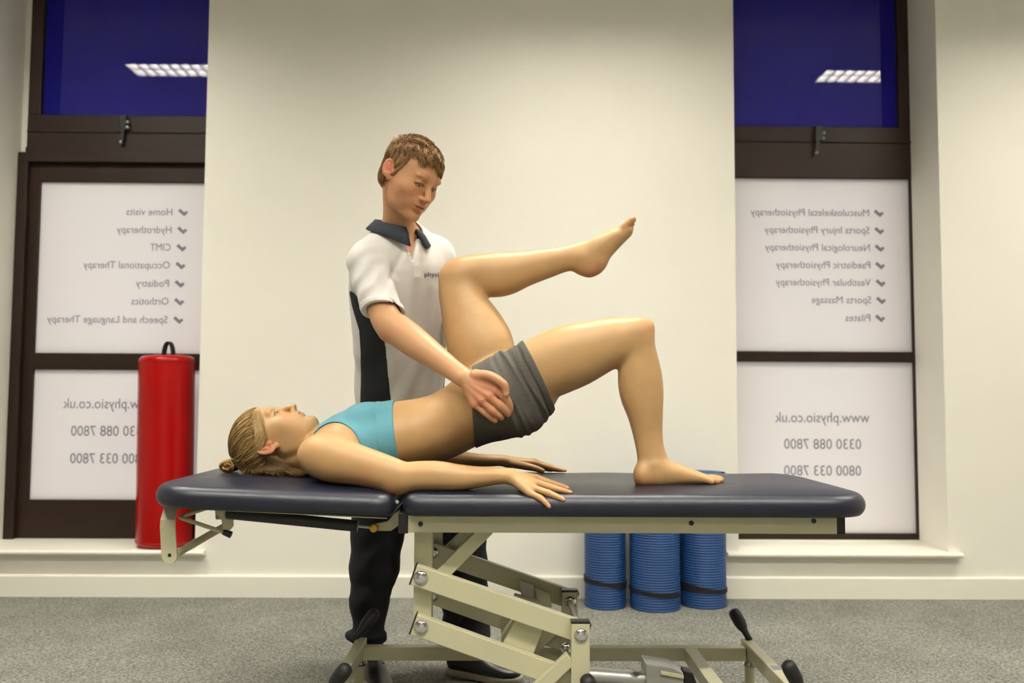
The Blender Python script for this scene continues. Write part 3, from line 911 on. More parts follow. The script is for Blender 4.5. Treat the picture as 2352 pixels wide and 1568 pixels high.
class Field:
    def __init__(self, xs, ys, zs, fill=0.06):
        self.xs, self.ys, self.zs = xs, ys, zs
        self.D = np.full((len(xs), len(ys), len(zs)), fill, np.float32)
    def copy(self):
        f = Field.__new__(Field)
        f.xs, f.ys, f.zs, f.D = self.xs, self.ys, self.zs, self.D.copy()
        return f
    def sl(self, lo, hi):
        r = []
        for ax_, l, h in zip((self.xs, self.ys, self.zs), lo, hi):
            i0 = int(np.searchsorted(ax_, l)); i1 = int(np.searchsorted(ax_, h))
            r.append(slice(i0, max(i1, i0)))
        return tuple(r)
    def grid(self, s):
        return self.xs[s[0]][:, None, None], self.ys[s[1]][None, :, None], self.zs[s[2]][None, None, :]
    def merge(self, s, d, k, sub=False):
        A = self.D[s]
        if A.size == 0: return
        if sub:
            d = -d
            if k > 0:
                h = np.maximum(k - np.abs(A - d), 0) / k
                A[...] = np.maximum(A, d) + h * h * k * 0.25
            else:
                A[...] = np.maximum(A, d)
        else:
            if k > 0:
                h = np.maximum(k - np.abs(A - d), 0) / k
                A[...] = np.minimum(A, d) - h * h * k * 0.25
            else:
                A[...] = np.minimum(A, d)
    def ell(self, c, r, R=None, k=0.01, sub=False, pad=0.025):
        c = np.asarray(c, float); r = np.asarray(r if hasattr(r, '__len__') else (r, r, r), float)
        R = np.eye(3) if R is None else np.asarray(R)      # columns = local axes
        ext = np.sqrt(((R * r[None, :]) ** 2).sum(1)) + pad
        s = self.sl(c - ext, c + ext)
        X, Y, Z = self.grid(s)
        X, Y, Z = X - np.float32(c[0]), Y - np.float32(c[1]), Z - np.float32(c[2])
        k0 = 0; k1 = 0
        for i in range(3):
            q = X * np.float32(R[0, i]) + Y * np.float32(R[1, i]) + Z * np.float32(R[2, i])
            k0 = k0 + (q / np.float32(r[i])) ** 2
            k1 = k1 + (q / np.float32(r[i] ** 2)) ** 2
        k0 = np.sqrt(k0); k1 = np.sqrt(k1) + 1e-6
        self.merge(s, k0 * (k0 - 1) / k1, k, sub)
    def sweep(self, st, k=0.012, n=4, sub=False, pad=0.025, spline=True):
        """st: list of (centre, a, b, U): ellipse a along U, b across; grown along a smooth path"""
        c = np.array([q[0] for q in st], float); a = np.array([q[1] for q in st], float); b = np.array([q[2] for q in st], float); U = np.array([q[3] for q in st], float)
        if spline and len(st) > 2:
            def cr(v):
                v = np.asarray(v); w = np.concatenate([[2 * v[0] - v[1]], v, [2 * v[-1] - v[-2]]])
                out = []
                for i in range(len(v) - 1):
                    p0, p1, p2, p3 = w[i], w[i + 1], w[i + 2], w[i + 3]
                    for t in np.arange(n) / n:
                        out.append(0.5 * (2 * p1 + (p2 - p0) * t + (2 * p0 - 5 * p1 + 4 * p2 - p3) * t * t + (3 * p1 - p0 - 3 * p2 + p3) * t ** 3))
                out.append(v[-1])
                return np.array(out)
            c, a, b, U = cr(c), cr(a), cr(b), cr(U)
        m = max(a.max(), b.max()) + pad + 0.001
        lo, hi = (c - m).min(0), (c + m).max(0)
        S = self.sl(lo, hi)
        T = np.full(self.D[S].shape, 0.06, np.float32)
        for i in range(len(c) - 1):
            c0, c1 = c[i], c[i + 1]
            t = c1 - c0; L = np.linalg.norm(t)
            if L < 1e-6: continue
            t = t / L
            u = U[i] + U[i + 1]; u = u - t * u.dot(t); u /= np.linalg.norm(u)
            v = np.cross(t, u)
            mm = max(a[i], a[i + 1], b[i], b[i + 1]) + pad
            s = self.sl(np.minimum(c0, c1) - mm, np.maximum(c0, c1) + mm)
            ls = tuple(slice(x.start - X0.start, x.stop - X0.start) for x, X0 in zip(s, S))
            X, Y, Z = self.grid(s)
            X, Y, Z = X - np.float32(c0[0]), Y - np.float32(c0[1]), Z - np.float32(c0[2])
            f = np.float32
            h = X * f(t[0]) + Y * f(t[1]) + Z * f(t[2])
            tt = np.clip(h / f(L), 0, 1)
            w = h - tt * f(L)
            aa = f(a[i]) + f(a[i + 1] - a[i]) * tt; bb = f(b[i]) + f(b[i + 1] - b[i]) * tt
            cc = np.minimum(aa, bb)
            qu = (X * f(u[0]) + Y * f(u[1]) + Z * f(u[2])) / aa
            qv = (X * f(v[0]) + Y * f(v[1]) + Z * f(v[2])) / bb
            qw = w / cc
            k0 = np.sqrt(qu * qu + qv * qv + qw * qw)
            k1 = np.sqrt((qu / aa) ** 2 + (qv / bb) ** 2 + (qw / cc) ** 2) + f(1e-6)
            T[ls] = np.minimum(T[ls], k0 * (k0 - 1) / k1)
        self.merge(S, T, k, sub)
    def chain(self, pts, rad, k=0.008, n=3, pad=0.02, sub=False):
        self.sweep([(p, r, r, (0.31, 0.42, 0.85)) for p, r in zip(pts, rad)], k, n, pad=pad, sub=sub)
    def mesh(self):
        """surface nets"""
        D = self.D
        neg = D < 0
        nx, ny, nz = D.shape
        cnt = np.zeros((nx - 1, ny - 1, nz - 1), np.uint8)
        for i in (0, 1):
            for j in (0, 1):
                for k in (0, 1):
                    cnt += neg[i:nx - 1 + i, j:ny - 1 + j, k:nz - 1 + k]
        act = (cnt > 0) & (cnt < 8)
        I = np.argwhere(act)
        idx = np.full(act.shape, -1, np.int32)
        idx[act] = np.arange(len(I))
        corners = np.array([(i, j, k) for i in (0, 1) for j in (0, 1) for k in (0, 1)])
        vals = np.stack([D[I[:, 0] + c[0], I[:, 1] + c[1], I[:, 2] + c[2]] for c in corners], 1)
        acc = np.zeros((len(I), 3)); num = np.zeros(len(I))
        for p in range(8):
            for q in range(p + 1, 8):
                if np.abs(corners[p] - corners[q]).sum() != 1: continue
                d0, d1 = vals[:, p], vals[:, q]
                cr = (d0 < 0) != (d1 < 0)
                t = np.where(cr, d0 / np.where(d0 == d1, 1, d0 - d1), 0)
                pt = corners[p][None] + t[:, None] * (corners[q] - corners[p])[None]
                acc += pt * cr[:, None]; num += cr
        loc = acc / num[:, None]
        V = np.zeros((len(I), 3))
        for ax_, arr in enumerate((self.xs, self.ys, self.zs)):
            i = I[:, ax_]
            V[:, ax_] = arr[i] + loc[:, ax_] * (arr[i + 1] - arr[i])
        quads = []
        for ax_ in range(3):
            sl0 = [slice(None)] * 3; sl1 = [slice(None)] * 3
            sl0[ax_] = slice(0, -1); sl1[ax_] = slice(1, None)
            a, b = neg[tuple(sl0)], neg[tuple(sl1)]
            E = np.argwhere(a != b)
            o1, o2 = [(1, 2), (2, 0), (0, 1)][ax_]
            ok = (E[:, o1] > 0) & (E[:, o2] > 0) & (E[:, o1] < D.shape[o1] - 1) & (E[:, o2] < D.shape[o2] - 1)
            E = E[ok]
            def cell(d1, d2):
                e = E.copy(); e[:, o1] -= d1; e[:, o2] -= d2
                return idx[e[:, 0], e[:, 1], e[:, 2]]
            q = np.stack([cell(1, 1), cell(0, 1), cell(0, 0), cell(1, 0)], 1)
            flip = ~a[E[:, 0], E[:, 1], E[:, 2]]
            q[flip] = q[flip][:, ::-1]
            quads.append(q)
        Q = np.concatenate(quads)
        Q = Q[(Q >= 0).all(1)]
        return V, Q

def relax(V, Q, it=1, w=0.5, mask=None):
    if mask is not None: w = (w * mask)[:, None]
    e = np.concatenate([Q[:, [0, 1]], Q[:, [1, 2]], Q[:, [2, 3]], Q[:, [3, 0]]])
    for _ in range(it):
        acc = np.zeros_like(V); n = np.zeros(len(V))
        for c in range(3):
            acc[:, c] = np.bincount(e[:, 0], V[e[:, 1], c], len(V)) + np.bincount(e[:, 1], V[e[:, 0], c], len(V))
        n = np.bincount(e[:, 0], minlength=len(V)) + np.bincount(e[:, 1], minlength=len(V))
        V = V * (1 - w) + w * acc / np.maximum(n, 1)[:, None]
    return V

def quad_mesh(name, V, Q, material, parent, col=None, org=None, cname='tint'):
    org = np.array([V[:, 0].mean(), V[:, 1].mean(), V[:, 2].min()]) if org is None else np.array(org)
    me = bpy.data.meshes.new(name)
    k = Q.shape[1]
    me.vertices.add(len(V)); me.vertices.foreach_set('co', (V - org).astype(np.float32).ravel())
    me.loops.add(Q.size); me.loops.foreach_set('vertex_index', Q.astype(np.int32).ravel())
    me.polygons.add(len(Q)); me.polygons.foreach_set('loop_start', np.arange(0, Q.size, k, dtype=np.int32))
    me.polygons.foreach_set('loop_total', np.full(len(Q), k, np.int32))
    me.update(calc_edges=True)
    me.validate()
    me.shade_smooth()
    if col is not None:
        at_ = me.color_attributes.new(cname, 'FLOAT_COLOR', 'POINT')
        c4 = np.ones((len(V), 4), np.float32); c4[:, :3] = col
        at_.data.foreach_set('color', c4.ravel())
    return link(name, me, material, parent, org)

def keep_largest(V, Q):
    """drop loose specks"""
    n = len(V)
    lab = np.arange(n)
    e = np.concatenate([Q[:, [0, 1]], Q[:, [1, 2]], Q[:, [2, 3]], Q[:, [3, 0]]])
    for _ in range(400):
        m_ = np.minimum(lab[e[:, 0]], lab[e[:, 1]])
        new = lab.copy()
        np.minimum.at(new, e[:, 0], m_); np.minimum.at(new, e[:, 1], m_)
        new = new[new]; new = new[new]
        if (new == lab).all(): break
        lab = new
    u, inv, cnt = np.unique(lab, return_inverse=True, return_counts=True)
    good = cnt[inv] > 0.03 * n
    mp = np.cumsum(good) - 1
    Q = Q[good[Q].all(1)]
    return V[good], mp[Q]

def wob(X, Y, Z, freq, seed, n=5):
    r = np.random.RandomState(seed); out = 0
    for i in range(n):
        d = r.normal(size=3); d = d / np.linalg.norm(d) * freq * (0.6 + 0.8 * r.rand())
        out = out + np.sin(X * np.float32(d[0]) + Y * np.float32(d[1]) + Z * np.float32(d[2]) + np.float32(r.rand() * 6.28))
    return out / n

def S2(x1, y1, x2, y2, Y, b):
    """limb station from its two outline points in the photo, at distance Y, half depth b"""
    p, q = at(x1, y1, Y), at(x2, y2, Y)
    d = p - q
    return ((p + q) / 2, np.linalg.norm(d) / 2, b, d / np.linalg.norm(d))

def smoothstep(a, b, x):
    t = np.clip((x - a) / (b - a), 0, 1)
    return t * t * (3 - 2 * t)

mat('skin_fair', (232, 186, 140), 0.44, attr='tint', var=0.05, var_scale=28, bump=0.10, bump_scale=420, bump_dist=0.0005, sss=0.06, spec=0.4)
mat('hair', (150, 110, 60), 0.48, attr='tint', spec=0.4)
mat('eye', (230, 225, 215), 0.35, attr='tint', spec=0.6)
mat('teal_jersey', (84, 148, 164), 0.7, var=0.03, var_scale=60, sheen=0.2, bump=0.1, bump_scale=900)
mat('grey_marl', (80, 78, 71), 0.9, var=0.35, var_scale=330, bump=0.2, bump_scale=600)
mat('white_pique', (216, 212, 207), 0.85, bump=0.25, bump_scale=900, bump_dist=0.0006, var=0.02, var_scale=30)
mat('black_jersey', (24, 27, 31), 0.85, bump=0.15, bump_scale=900, var=0.08, var_scale=20)
mat('navy_knit', (30, 37, 46), 0.85, bump=0.2, bump_scale=900)
mat('black_trouser', (17, 19, 26), 0.9, bump=0.15, bump_scale=500, var=0.1, var_scale=15)
mat('shoe_leather', (20, 20, 21), 0.38, bump=0.15, bump_scale=300)
mat('shoe_sole', (150, 144, 128), 0.7, var=0.08, var_scale=60)
mat('button_white', (225, 222, 215), 0.3)
mat('hair_tie', (196, 150, 140), 0.8)
mat('embroidery', (45, 50, 72), 0.7)

def head(f, O, R, s, eye_open=0.0042, male=False):
    """head in its own frame: x its right side, y face, z crown; eyes at the origin height"""
    O = np.array(O); R = np.array(R)
    def W(p): return O + R @ (np.array(p, float) * s)
    def E(c, r, k=0.012, sub=False, rot=None):
        f.ell(W(c), np.array(r) * s, R if rot is None else R @ rot, k, sub)
    E((0, -0.014, 0.034), (0.074, 0.095, 0.082), 0.0)
    E((0, 0.022, 0.018), (0.063, 0.066, 0.075), 0.02)
    E((0, 0.036, -0.042), (0.052, 0.046, 0.060), 0.02)
    E((0, 0.028, -0.072), (0.046, 0.045, 0.040), 0.02)
    for x in (-1, 1):
        E((x * 0.039, 0.012, -0.062), (0.014, 0.028, 0.034), 0.025)
        E((x * 0.043, 0.050, -0.030), (0.022, 0.024, 0.018), 0.02)
    E((0, 0.064, -0.100), (0.024, 0.020, 0.017), 0.02)
    for x in (-1, 1):
        E((x * 0.034, 0.040, -0.062), (0.020, 0.032, 0.030), 0.03)
        E((x * 0.050, 0.024, -0.020), (0.018, 0.036, 0.032), 0.03)
        j = 0.004 if male else 0.0
        f.sweep([(W((x * 0.052, -0.002, -0.036)), 0.010 * s, 0.010 * s, R[:, 0]), (W((x * 0.047, 0.010, -0.068 - j)), 0.011 * s, 0.011 * s, R[:, 0]), (W((x * 0.034, 0.038, -0.090 - j)), 0.012 * s, 0.012 * s, R[:, 0]), (W((x * 0.013, 0.066, -0.104 - j)), 0.013 * s, 0.013 * s, R[:, 0])], 0.020, 4)
    for x in (-1, 1):
        E((x * 0.026, 0.077, 0.019), (0.024, 0.010, 0.008), 0.018)
        E((x * 0.032, 0.094, -0.002), (0.019, 0.015, 0.013), 0.012, sub=True)
    # nose
    f.sweep([(W((0, 0.082, 0.012)), 0.009 * s, 0.008 * s, R[:, 0]), (W((0, 0.0885, -0.008)), 0.0085 * s, 0.008 * s, R[:, 0]), (W((0, 0.0985, -0.028)), 0.0105 * s, 0.009 * s, R[:, 0]), (W((0, 0.1040, -0.0405)), 0.0125 * s, 0.0095 * s, R[:, 0])], 0.010, 4)
    for x in (-1, 1):
        E((x * 0.0125, 0.091, -0.0435), (0.0068, 0.0095, 0.0068), 0.006)
        E((x * 0.0068, 0.0955, -0.0535), (0.0030, 0.0048, 0.0034), 0.003, sub=True)
    # muzzle and lips
    mo = 0.0 if male else 0.006
    E((0, 0.071, -0.062 + mo * 0.5), (0.030, 0.019, 0.024), 0.016)
    E((0, 0.0835, -0.0655 + mo), (0.020, 0.0075, 0.0048), 0.008)
    E((0, 0.0820, -0.0760 + mo), (0.018, 0.0075, 0.0055), 0.008)
    for x in (-1, 1):
        E((x * 0.0110, 0.0905, -0.0711 + mo), (0.0125, 0.0062, 0.0010), 0.003, sub=True)
    E((0, 0.087, -0.087 + mo), (0.016, 0.006, 0.004), 0.008, sub=True)
    # lids, then the slit between them
    for x in (-1, 1):
        E((x * 0.031, 0.0705, -0.002), (0.0165, 0.0125, 0.0125), 0.006)
        E((x * 0.031, 0.0845, -0.003 if not male else -0.0090), (0.0128, 0.0125, eye_open), 0.0015, sub=True)
    # ears: outer shell, hollow, lobe
    for x in (-1, 1):
        a = math.radians(14)
        rot = np.array([[1, 0, 0], [0, math.cos(a), -math.sin(a)], [0, math.sin(a), math.cos(a)]]) @ np.array([[math.cos(0.38 * x), -math.sin(0.38 * x), 0], [math.sin(0.38 * x), math.cos(0.38 * x), 0], [0, 0, 1]])
        E((x * 0.0785, -0.024, -0.002), (0.0065, 0.0185, 0.029), 0.004, rot=rot)
        E((x * 0.0845, -0.022, 0.002), (0.0068, 0.0130, 0.0215), 0.003, sub=True, rot=rot)
        E((x * 0.0790, -0.024, 0.002), (0.0050, 0.0035, 0.013), 0.004, rot=rot)
        E((x * 0.0800, -0.013, -0.008), (0.0045, 0.0050, 0.0060), 0.002, sub=True)
        E((x * 0.0735, -0.011, -0.028), (0.0055, 0.008, 0.0085), 0.004)
        E((x * 0.0735, -0.004, -0.008), (0.004, 0.004, 0.006), 0.005)
    return W

def head_tint(P_, col, O, R, s, lips, brow, lash, male=False):
    """colours of a face: lips, brows, lash line, flushed cheeks and ears, stubble, darker mouth line and nostrils"""
    q = ((P_ - O) @ R) / s
    x, y, z = np.abs(q[:, 0]), q[:, 1], q[:, 2]
    inh = (np.abs(z) < 0.14) & (y > -0.12) & (y < 0.13) & (x < 0.1)
    def mix(wt, rgb):
        wt = (wt * inh)[:, None]
        col[:] = col * (1 - wt) + np.array(s2l(rgb)) * wt
    front = smoothstep(0.04, 0.06, y)
    mo = 0.0 if male else 0.006
    if male:
        mix(np.full(len(x), 0.16), (206, 132, 104))
        st_ = smoothstep(-0.030, -0.055, z) * smoothstep(-0.02, 0.02, y) * 0.20
        mus = np.exp(-((z + 0.058) / 0.008) ** 2 - (x / 0.026) ** 2) * front * 0.25
        mix(np.clip(st_ + mus, 0, 1), (150, 105, 70))
    mix(np.exp(-((x - 0.045) / 0.020) ** 2 - ((z + 0.035) / 0.020) ** 2) * front * (0.30 if male else 0.25), (214, 128, 100))
    mix(np.exp(-(x / 0.014) ** 2 - ((z + 0.04) / 0.014) ** 2) * smoothstep(0.08, 0.1, y) * 0.30, (216, 130, 105))
    mix(smoothstep(0.066, 0.074, x) * np.exp(-((y + 0.02) / 0.03) ** 2 - ((z + 0.004) / 0.035) ** 2) * 0.55, (214, 120, 96))
    lp = ((x / 0.0215) ** 2 + ((z + 0.071 - mo) / (0.0105 * (1 - 0.35 * x / 0.0235))) ** 2)
    mix(smoothstep(1.15, 0.75, lp) * smoothstep(0.07, 0.078, y) * (0.5 if male else 0.7), lips)
    mix(smoothstep(0.0028, 0.0010, np.abs(z + 0.0711 - mo)) * smoothstep(0.023, 0.019, x) * smoothstep(0.07, 0.078, y) * 0.6, (120, 60, 52))
    zb = 0.0215 + 0.006 * np.sin(np.clip((x - 0.012) / 0.038, 0, 1) * math.pi * 0.8)
    mix(np.exp(-((z - zb) / 0.0032) ** 2) * smoothstep(0.010, 0.015, x) * smoothstep(0.052, 0.044, x) * smoothstep(0.05, 0.06, y) * (0.5 if male else 0.75), brow)
    zl = -0.003 if not male else -0.0090
    el = np.sqrt(((x - 0.031) / 0.0148) ** 2 + ((z - zl) / 0.0060) ** 2)
    mix(np.exp(-((el - 1.0) / 0.30) ** 2) * smoothstep(zl - 0.003, zl + 0.002, z) * front * 0.95, lash)
    mix(np.exp(-((el - 1.0) / 0.22) ** 2) * front * 0.35, lash)
    mix(smoothstep(0.0050, 0.002, np.sqrt((x - 0.0068) ** 2 + (z + 0.0540) ** 2)) * smoothstep(0.08, 0.09, y) * 0.6, (90, 45, 40))
    return col

def eyes(W, s, R, parent, zl, look=(0, 1, 0), iris=(70, 72, 66)):
    for x in (-1, 1):
        c = W((x * 0.031, 0.0685, zl))
        n1, n2 = 20, 14
        vs = []
        for i in range(n2 + 1):
            for j in range(n1):
                th, ph = math.pi * i / n2, 2 * math.pi * j / n1
                # pole looks along the gaze
                vs.append((math.sin(th) * math.cos(ph), math.cos(th), math.sin(th) * math.sin(ph)))
        vs = np.array(vs)
        g = np.array(look, float); g /= np.linalg.norm(g)
        ya = g; xa_ = np.cross(ya, (0, 0, 1)); xa_ /= np.linalg.norm(xa_); za = np.cross(xa_, ya)
        L_ = vs[:, :1] * xa_ + vs[:, 1:2] * ya + vs[:, 2:] * za
        th = np.arccos(np.clip(vs[:, 1], -1, 1))
        col = np.where((th < 0.22)[:, None], np.array(s2l((12, 12, 12))), np.where((th < 0.55)[:, None], np.array(s2l(iris)), np.array(s2l((215, 205, 195)))))
        V = c + (L_ * 0.0118 * s) @ np.array(R).T
        Q = np.array([(i * n1 + j, i * n1 + (j + 1) % n1, (i + 1) * n1 + (j + 1) % n1, (i + 1) * n1 + j) for i in range(n2) for j in range(n1)])
        quad_mesh('eye', V, Q, 'eye', parent, col)

def strands(name, paths, widths, cols, parent, sides=3):
    """paths: (N, m, 3) locks of hair as thin tapered tubes in one mesh"""
    N, m_, _ = paths.shape
    T = np.gradient(paths, axis=1); T /= np.linalg.norm(T, axis=2, keepdims=True) + 1e-9
    ref = np.array([0.3, 0.5, 0.81]); u = np.cross(T, ref); u /= np.linalg.norm(u, axis=2, keepdims=True) + 1e-9
    v = np.cross(T, u)
    ang = 2 * np.pi * np.arange(sides) / sides
    ring = u[:, :, None, :] * np.cos(ang)[None, None, :, None] + v[:, :, None, :] * np.sin(ang)[None, None, :, None]
    V = paths[:, :, None, :] + ring * widths[:, :, None, None]
    V = V.reshape(-1, 3)
    base = (np.arange(N)[:, None, None] * m_ + np.arange(m_ - 1)[None, :, None]) * sides
    k = np.arange(sides)[None, None, :]; k2 = (k + 1) % sides
    Q = np.stack([base + k, base + k2, base + sides + k2, base + sides + k], -1).reshape(-1, 4)
    C_ = np.repeat(cols, m_ * sides, axis=0)
    return quad_mesh(name, V, Q, 'hair', parent, C_)

UPV = np.array([0, 0, 1.0])
# ================================================================== woman on the couch
def px_line(x1, y1, x2, y2, Y):
    """signed distance field (metres) to the plane through two photo points, running along y; positive on the right/below side"""
    p, q = at(x1, y1, Y), at(x2, y2, Y)
    d = q - p; n = np.array([-d[2], 0, d[0]]); n /= np.linalg.norm(n)
    if n[0] < 0: n = -n
    return lambda X, Z: (X - np.float32(p[0])) * np.float32(n[0]) + (Z - np.float32(p[2])) * np.float32(n[2])

def woman():
    root = thing('person', 'person lying on the couch in a blue crop top and grey shorts, one leg raised', 'person', (at(1100, 1100, 2.64)[0], 2.64, ZC))
    YC = 2.645
    hx0, hx1 = at(520, 1000, YC)[0], at(735, 1000, YC)[0]
    f = Field(axis((hx0 - 0.02, hx1, 0.0021), (hx1, 0.70, 0.0034)), axis((2.29, 2.97, 0.0030)), axis((0.685, 0.985, 0.0024), (0.985, 1.62, 0.0034)))
    # trunk
    trunk = [S2(757, 982, 760, 1096, YC, 0.100), S2(776, 963, 779, 1106, YC, 0.150), S2(815, 940, 825, 1110, YC, 0.162), S2(862, 929, 880, 1100, YC, 0.148),
             S2(905, 922, 930, 1085, YC, 0.134), S2(955, 915, 980, 1070, YC, 0.121), S2(1000, 903, 1035, 1052, YC, 0.119), S2(1040, 880, 1085, 1028, YC, 0.133),
             S2(1085, 848, 1128, 1012, YC - 0.005, 0.154), S2(1135, 822, 1180, 1000, YC - 0.01, 0.160), S2(1165, 812, 1215, 980, YC - 0.015, 0.145)]
    f.sweep(trunk, 0.0, 4)
    for dy in (-0.062, 0.062):
        f.ell(at(842, 955, YC + dy), (0.055, 0.052, 0.036), None, 0.03)
    top_src = f.copy()
    # near hip and thigh
    thigh = [S2(1160, 815, 1212, 985, 2.575, 0.088), S2(1205, 786, 1266, 921, 2.555, 0.086), S2(1250, 762, 1298, 905, 2.545, 0.084), S2(1306, 743, 1340, 886, 2.535, 0.078),
             S2(1376, 732, 1384, 856, 2.53, 0.068), S2(1425, 728, 1418, 838, 2.525, 0.058), S2(1456, 732, 1450, 826, 2.525, 0.050)]
    f.sweep(thigh, 0.03, 4)
    f.ell(at(1185, 945, 2.57), (0.075, 0.07, 0.062), None, 0.03)
    f.ell(at(1160, 945, 2.72), (0.075, 0.07, 0.062), None, 0.03)
    short_src = f.copy()
    # far thigh
    ft = [S2(1065, 862, 1185, 862, 2.71, 0.082), S2(1030, 803, 1182, 800, 2.725, 0.088), S2(1019, 755, 1160, 760, 2.74, 0.084), S2(1012, 703, 1124, 712, 2.75, 0.072),
          S2(1008, 655, 1106, 676, 2.755, 0.060), S2(1010, 632, 1096, 652, 2.755, 0.053)]
    f.sweep(ft, 0.018, 4)
    # near knee and shank
    f.ell(at(1463, 768, 2.525), (0.051, 0.050, 0.053), None, 0.018)
    f.ell(at(1482, 752, 2.525), (0.026, 0.030, 0.020), np.array([[0.7, 0, -0.7], [0, 1, 0], [0.7, 0, 0.7]]), 0.018)
    f.sweep([S2(1432, 800, 1502, 785, 2.525, 0.046), S2(1424, 832, 1512, 822, 2.525, 0.048), S2(1419, 868, 1521, 866, 2.525, 0.052), S2(1424, 908, 1524, 904, 2.525, 0.050), S2(1440, 947, 1523, 948, 2.522, 0.043),
             S2(1452, 992, 1522, 988, 2.52, 0.034), S2(1461, 1034, 1525, 1024, 2.515, 0.030), S2(1465, 1068, 1535, 1056, 2.512, 0.031)], 0.012, 4)
    zfoot = lambda px, py, Y: at(px, py, Y)
    f.sweep([S2(1478, 1060, 1474, 1118, 2.50, 0.026), S2(1510, 1056, 1505, 1121, 2.502, 0.029), S2(1540, 1059, 1540, 1119, 2.51, 0.033), S2(1575, 1072, 1575, 1116, 2.522, 0.037),
             S2(1604, 1083, 1604, 1114, 2.535, 0.041), S2(1622, 1091, 1622, 1112, 2.545, 0.040)], 0.014, 4)
    f.ell(at(1476, 1094, 2.50), (0.021, 0.027, 0.030), None, 0.015)
    f.ell(at(1506, 1070, 2.490), (0.014, 0.009, 0.013), None, 0.016)
    for (x0, y0, Ya), (x1, y1, Yb), r in (((1612, 1104, 2.512), (1634, 1108, 2.505), 0.0085), ((1616, 1103, 2.526), (1643, 1107, 2.523), 0.0085), ((1618, 1102, 2.541), (1649, 1106, 2.541), 0.0088), ((1620, 1101, 2.557), (1654, 1104, 2.561), 0.009), ((1618, 1100, 2.574), (1655, 1101, 2.585), 0.0125)):
        p, q = at(x0, y0, Ya), at(x1, y1, Yb)
        f.chain([p, p * 0.55 + q * 0.45 + UPV * 0.004, q], [r, r * 0.92, r * 0.95], 0.006)
    # far knee, shank, foot
    f.ell(at(1052, 634, 2.755), (0.056, 0.052, 0.058), None, 0.018)
    f.sweep([S2(1054, 590, 1080, 664, 2.755, 0.050), S2(1100, 583, 1106, 678, 2.76, 0.052), S2(1131, 580, 1135, 683, 2.765, 0.054), S2(1164, 578, 1166, 677, 2.77, 0.052), S2(1202, 576, 1204, 659, 2.775, 0.045),
             S2(1255, 571, 1256, 639, 2.78, 0.036), S2(1298, 565, 1304, 623, 2.785, 0.031), S2(1328, 557, 1332, 625, 2.79, 0.031)], 0.010, 4)
    f.sweep([S2(1325, 560, 1340, 632, 2.79, 0.029), S2(1345, 552, 1366, 634, 2.79, 0.032), S2(1366, 543, 1386, 605, 2.79, 0.033), S2(1390, 532, 1408, 581, 2.795, 0.037), S2(1415, 522, 1427, 561, 2.80, 0.040), S2(1432, 516, 1438, 549, 2.805, 0.039)], 0.012, 4)
    f.ell(at(1357, 609, 2.79), (0.030, 0.028, 0.038), np.array([[0.87, 0, 0.5], [0, 1, 0], [-0.5, 0, 0.87]]), 0.014)
    f.ell(at(1335, 592, 2.768), (0.015, 0.009, 0.014), None, 0.016)
    for (x0, y0, Ya), (x1, y1, Yb), r in (((1432, 521, 2.775), (1453, 504, 2.772), 0.0125), ((1432, 526, 2.79), (1452, 515, 2.79), 0.0088), ((1433, 532, 2.803), (1450, 525, 2.805), 0.0085), ((1432, 539, 2.816), (1446, 535, 2.82), 0.0085), ((1428, 546, 2.828), (1440, 546, 2.833), 0.0082)):
        p, q = at(x0, y0, Ya), at(x1, y1, Yb)
        f.chain([p, p * 0.5 + q * 0.5, q], [r, r * 0.93, r * 0.96], 0.006)
    # near arm
    arm = [S2(724, 1006, 722, 1084, 2.478, 0.052), S2(742, 996, 738, 1100, 2.470, 0.056), S2(776, 1002, 768, 1110, 2.455, 0.055), S2(812, 1018, 815, 1114, 2.44, 0.051), S2(852, 1034, 862, 1121, 2.428, 0.046), S2(895, 1049, 900, 1131, 2.418, 0.041),
           S2(930, 1060, 928, 1132, 2.41, 0.037), S2(964, 1058, 962, 1129, 2.405, 0.038), S2(1006, 1058, 1006, 1128, 2.40, 0.039), S2(1049, 1065, 1049, 1127, 2.395, 0.036), S2(1091, 1070, 1092, 1121, 2.392, 0.032), S2(1140, 1072, 1137, 1113, 2.39, 0.027), S2(1166, 1075, 1161, 1111, 2.39, 0.026)]
    f.sweep(arm, 0.014, 4)
    f.ell(at(905, 1118, 2.412), (0.026, 0.02, 0.018), None, 0.02)
    f.sweep([(at(742, 1040, 2.50), 0.05, 0.05, UPV), (at(775, 1030, 2.57), 0.05, 0.05, UPV)], 0.03, 3, spline=False)
    f.sweep([(at(742, 1040, 2.79), 0.05, 0.05, UPV), (at(775, 1030, 2.72), 0.05, 0.05, UPV)], 0.03, 3, spline=False)
    # far arm
    f.sweep([S2(735, 1004, 735, 1088, 2.80, 0.052), S2(800, 1010, 800, 1090, 2.83, 0.048), S2(900, 1022, 900, 1084, 2.86, 0.040), S2(985, 1024, 985, 1076, 2.868, 0.035), S2(1049, 1034, 1047, 1075, 2.87, 0.032), S2(1102, 1041, 1100, 1072, 2.87, 0.027), S2(1160, 1044, 1160, 1070, 2.87, 0.025)], 0.010, 4)
    # hands
    def hand(wrist, mcps, fingers, thumb, kk=0.010):
        for m_ in mcps:
            f.chain([wrist, wrist * 0.5 + m_ * 0.5, m_], [0.0155, 0.0135, 0.0108], kk, 3)
        for fg, r in fingers:
            f.chain(fg, [r * 1.05, r * 0.98, r * 0.86, r * 0.74], 0.003, 4)
            f.ell(fg[1], r * 1.05, None, 0.003)
        f.chain(thumb, [0.014, 0.0125, 0.0105, 0.0085][:len(thumb)], 0.008, 4)
    w = at(1168, 1092, 2.39)
    A = lambda *q: [at(*p) for p in q]
    f1 = A((1232, 1097, 2.415), (1270, 1111, 2.402), (1292, 1117, 2.396), (1305, 1121, 2.392))
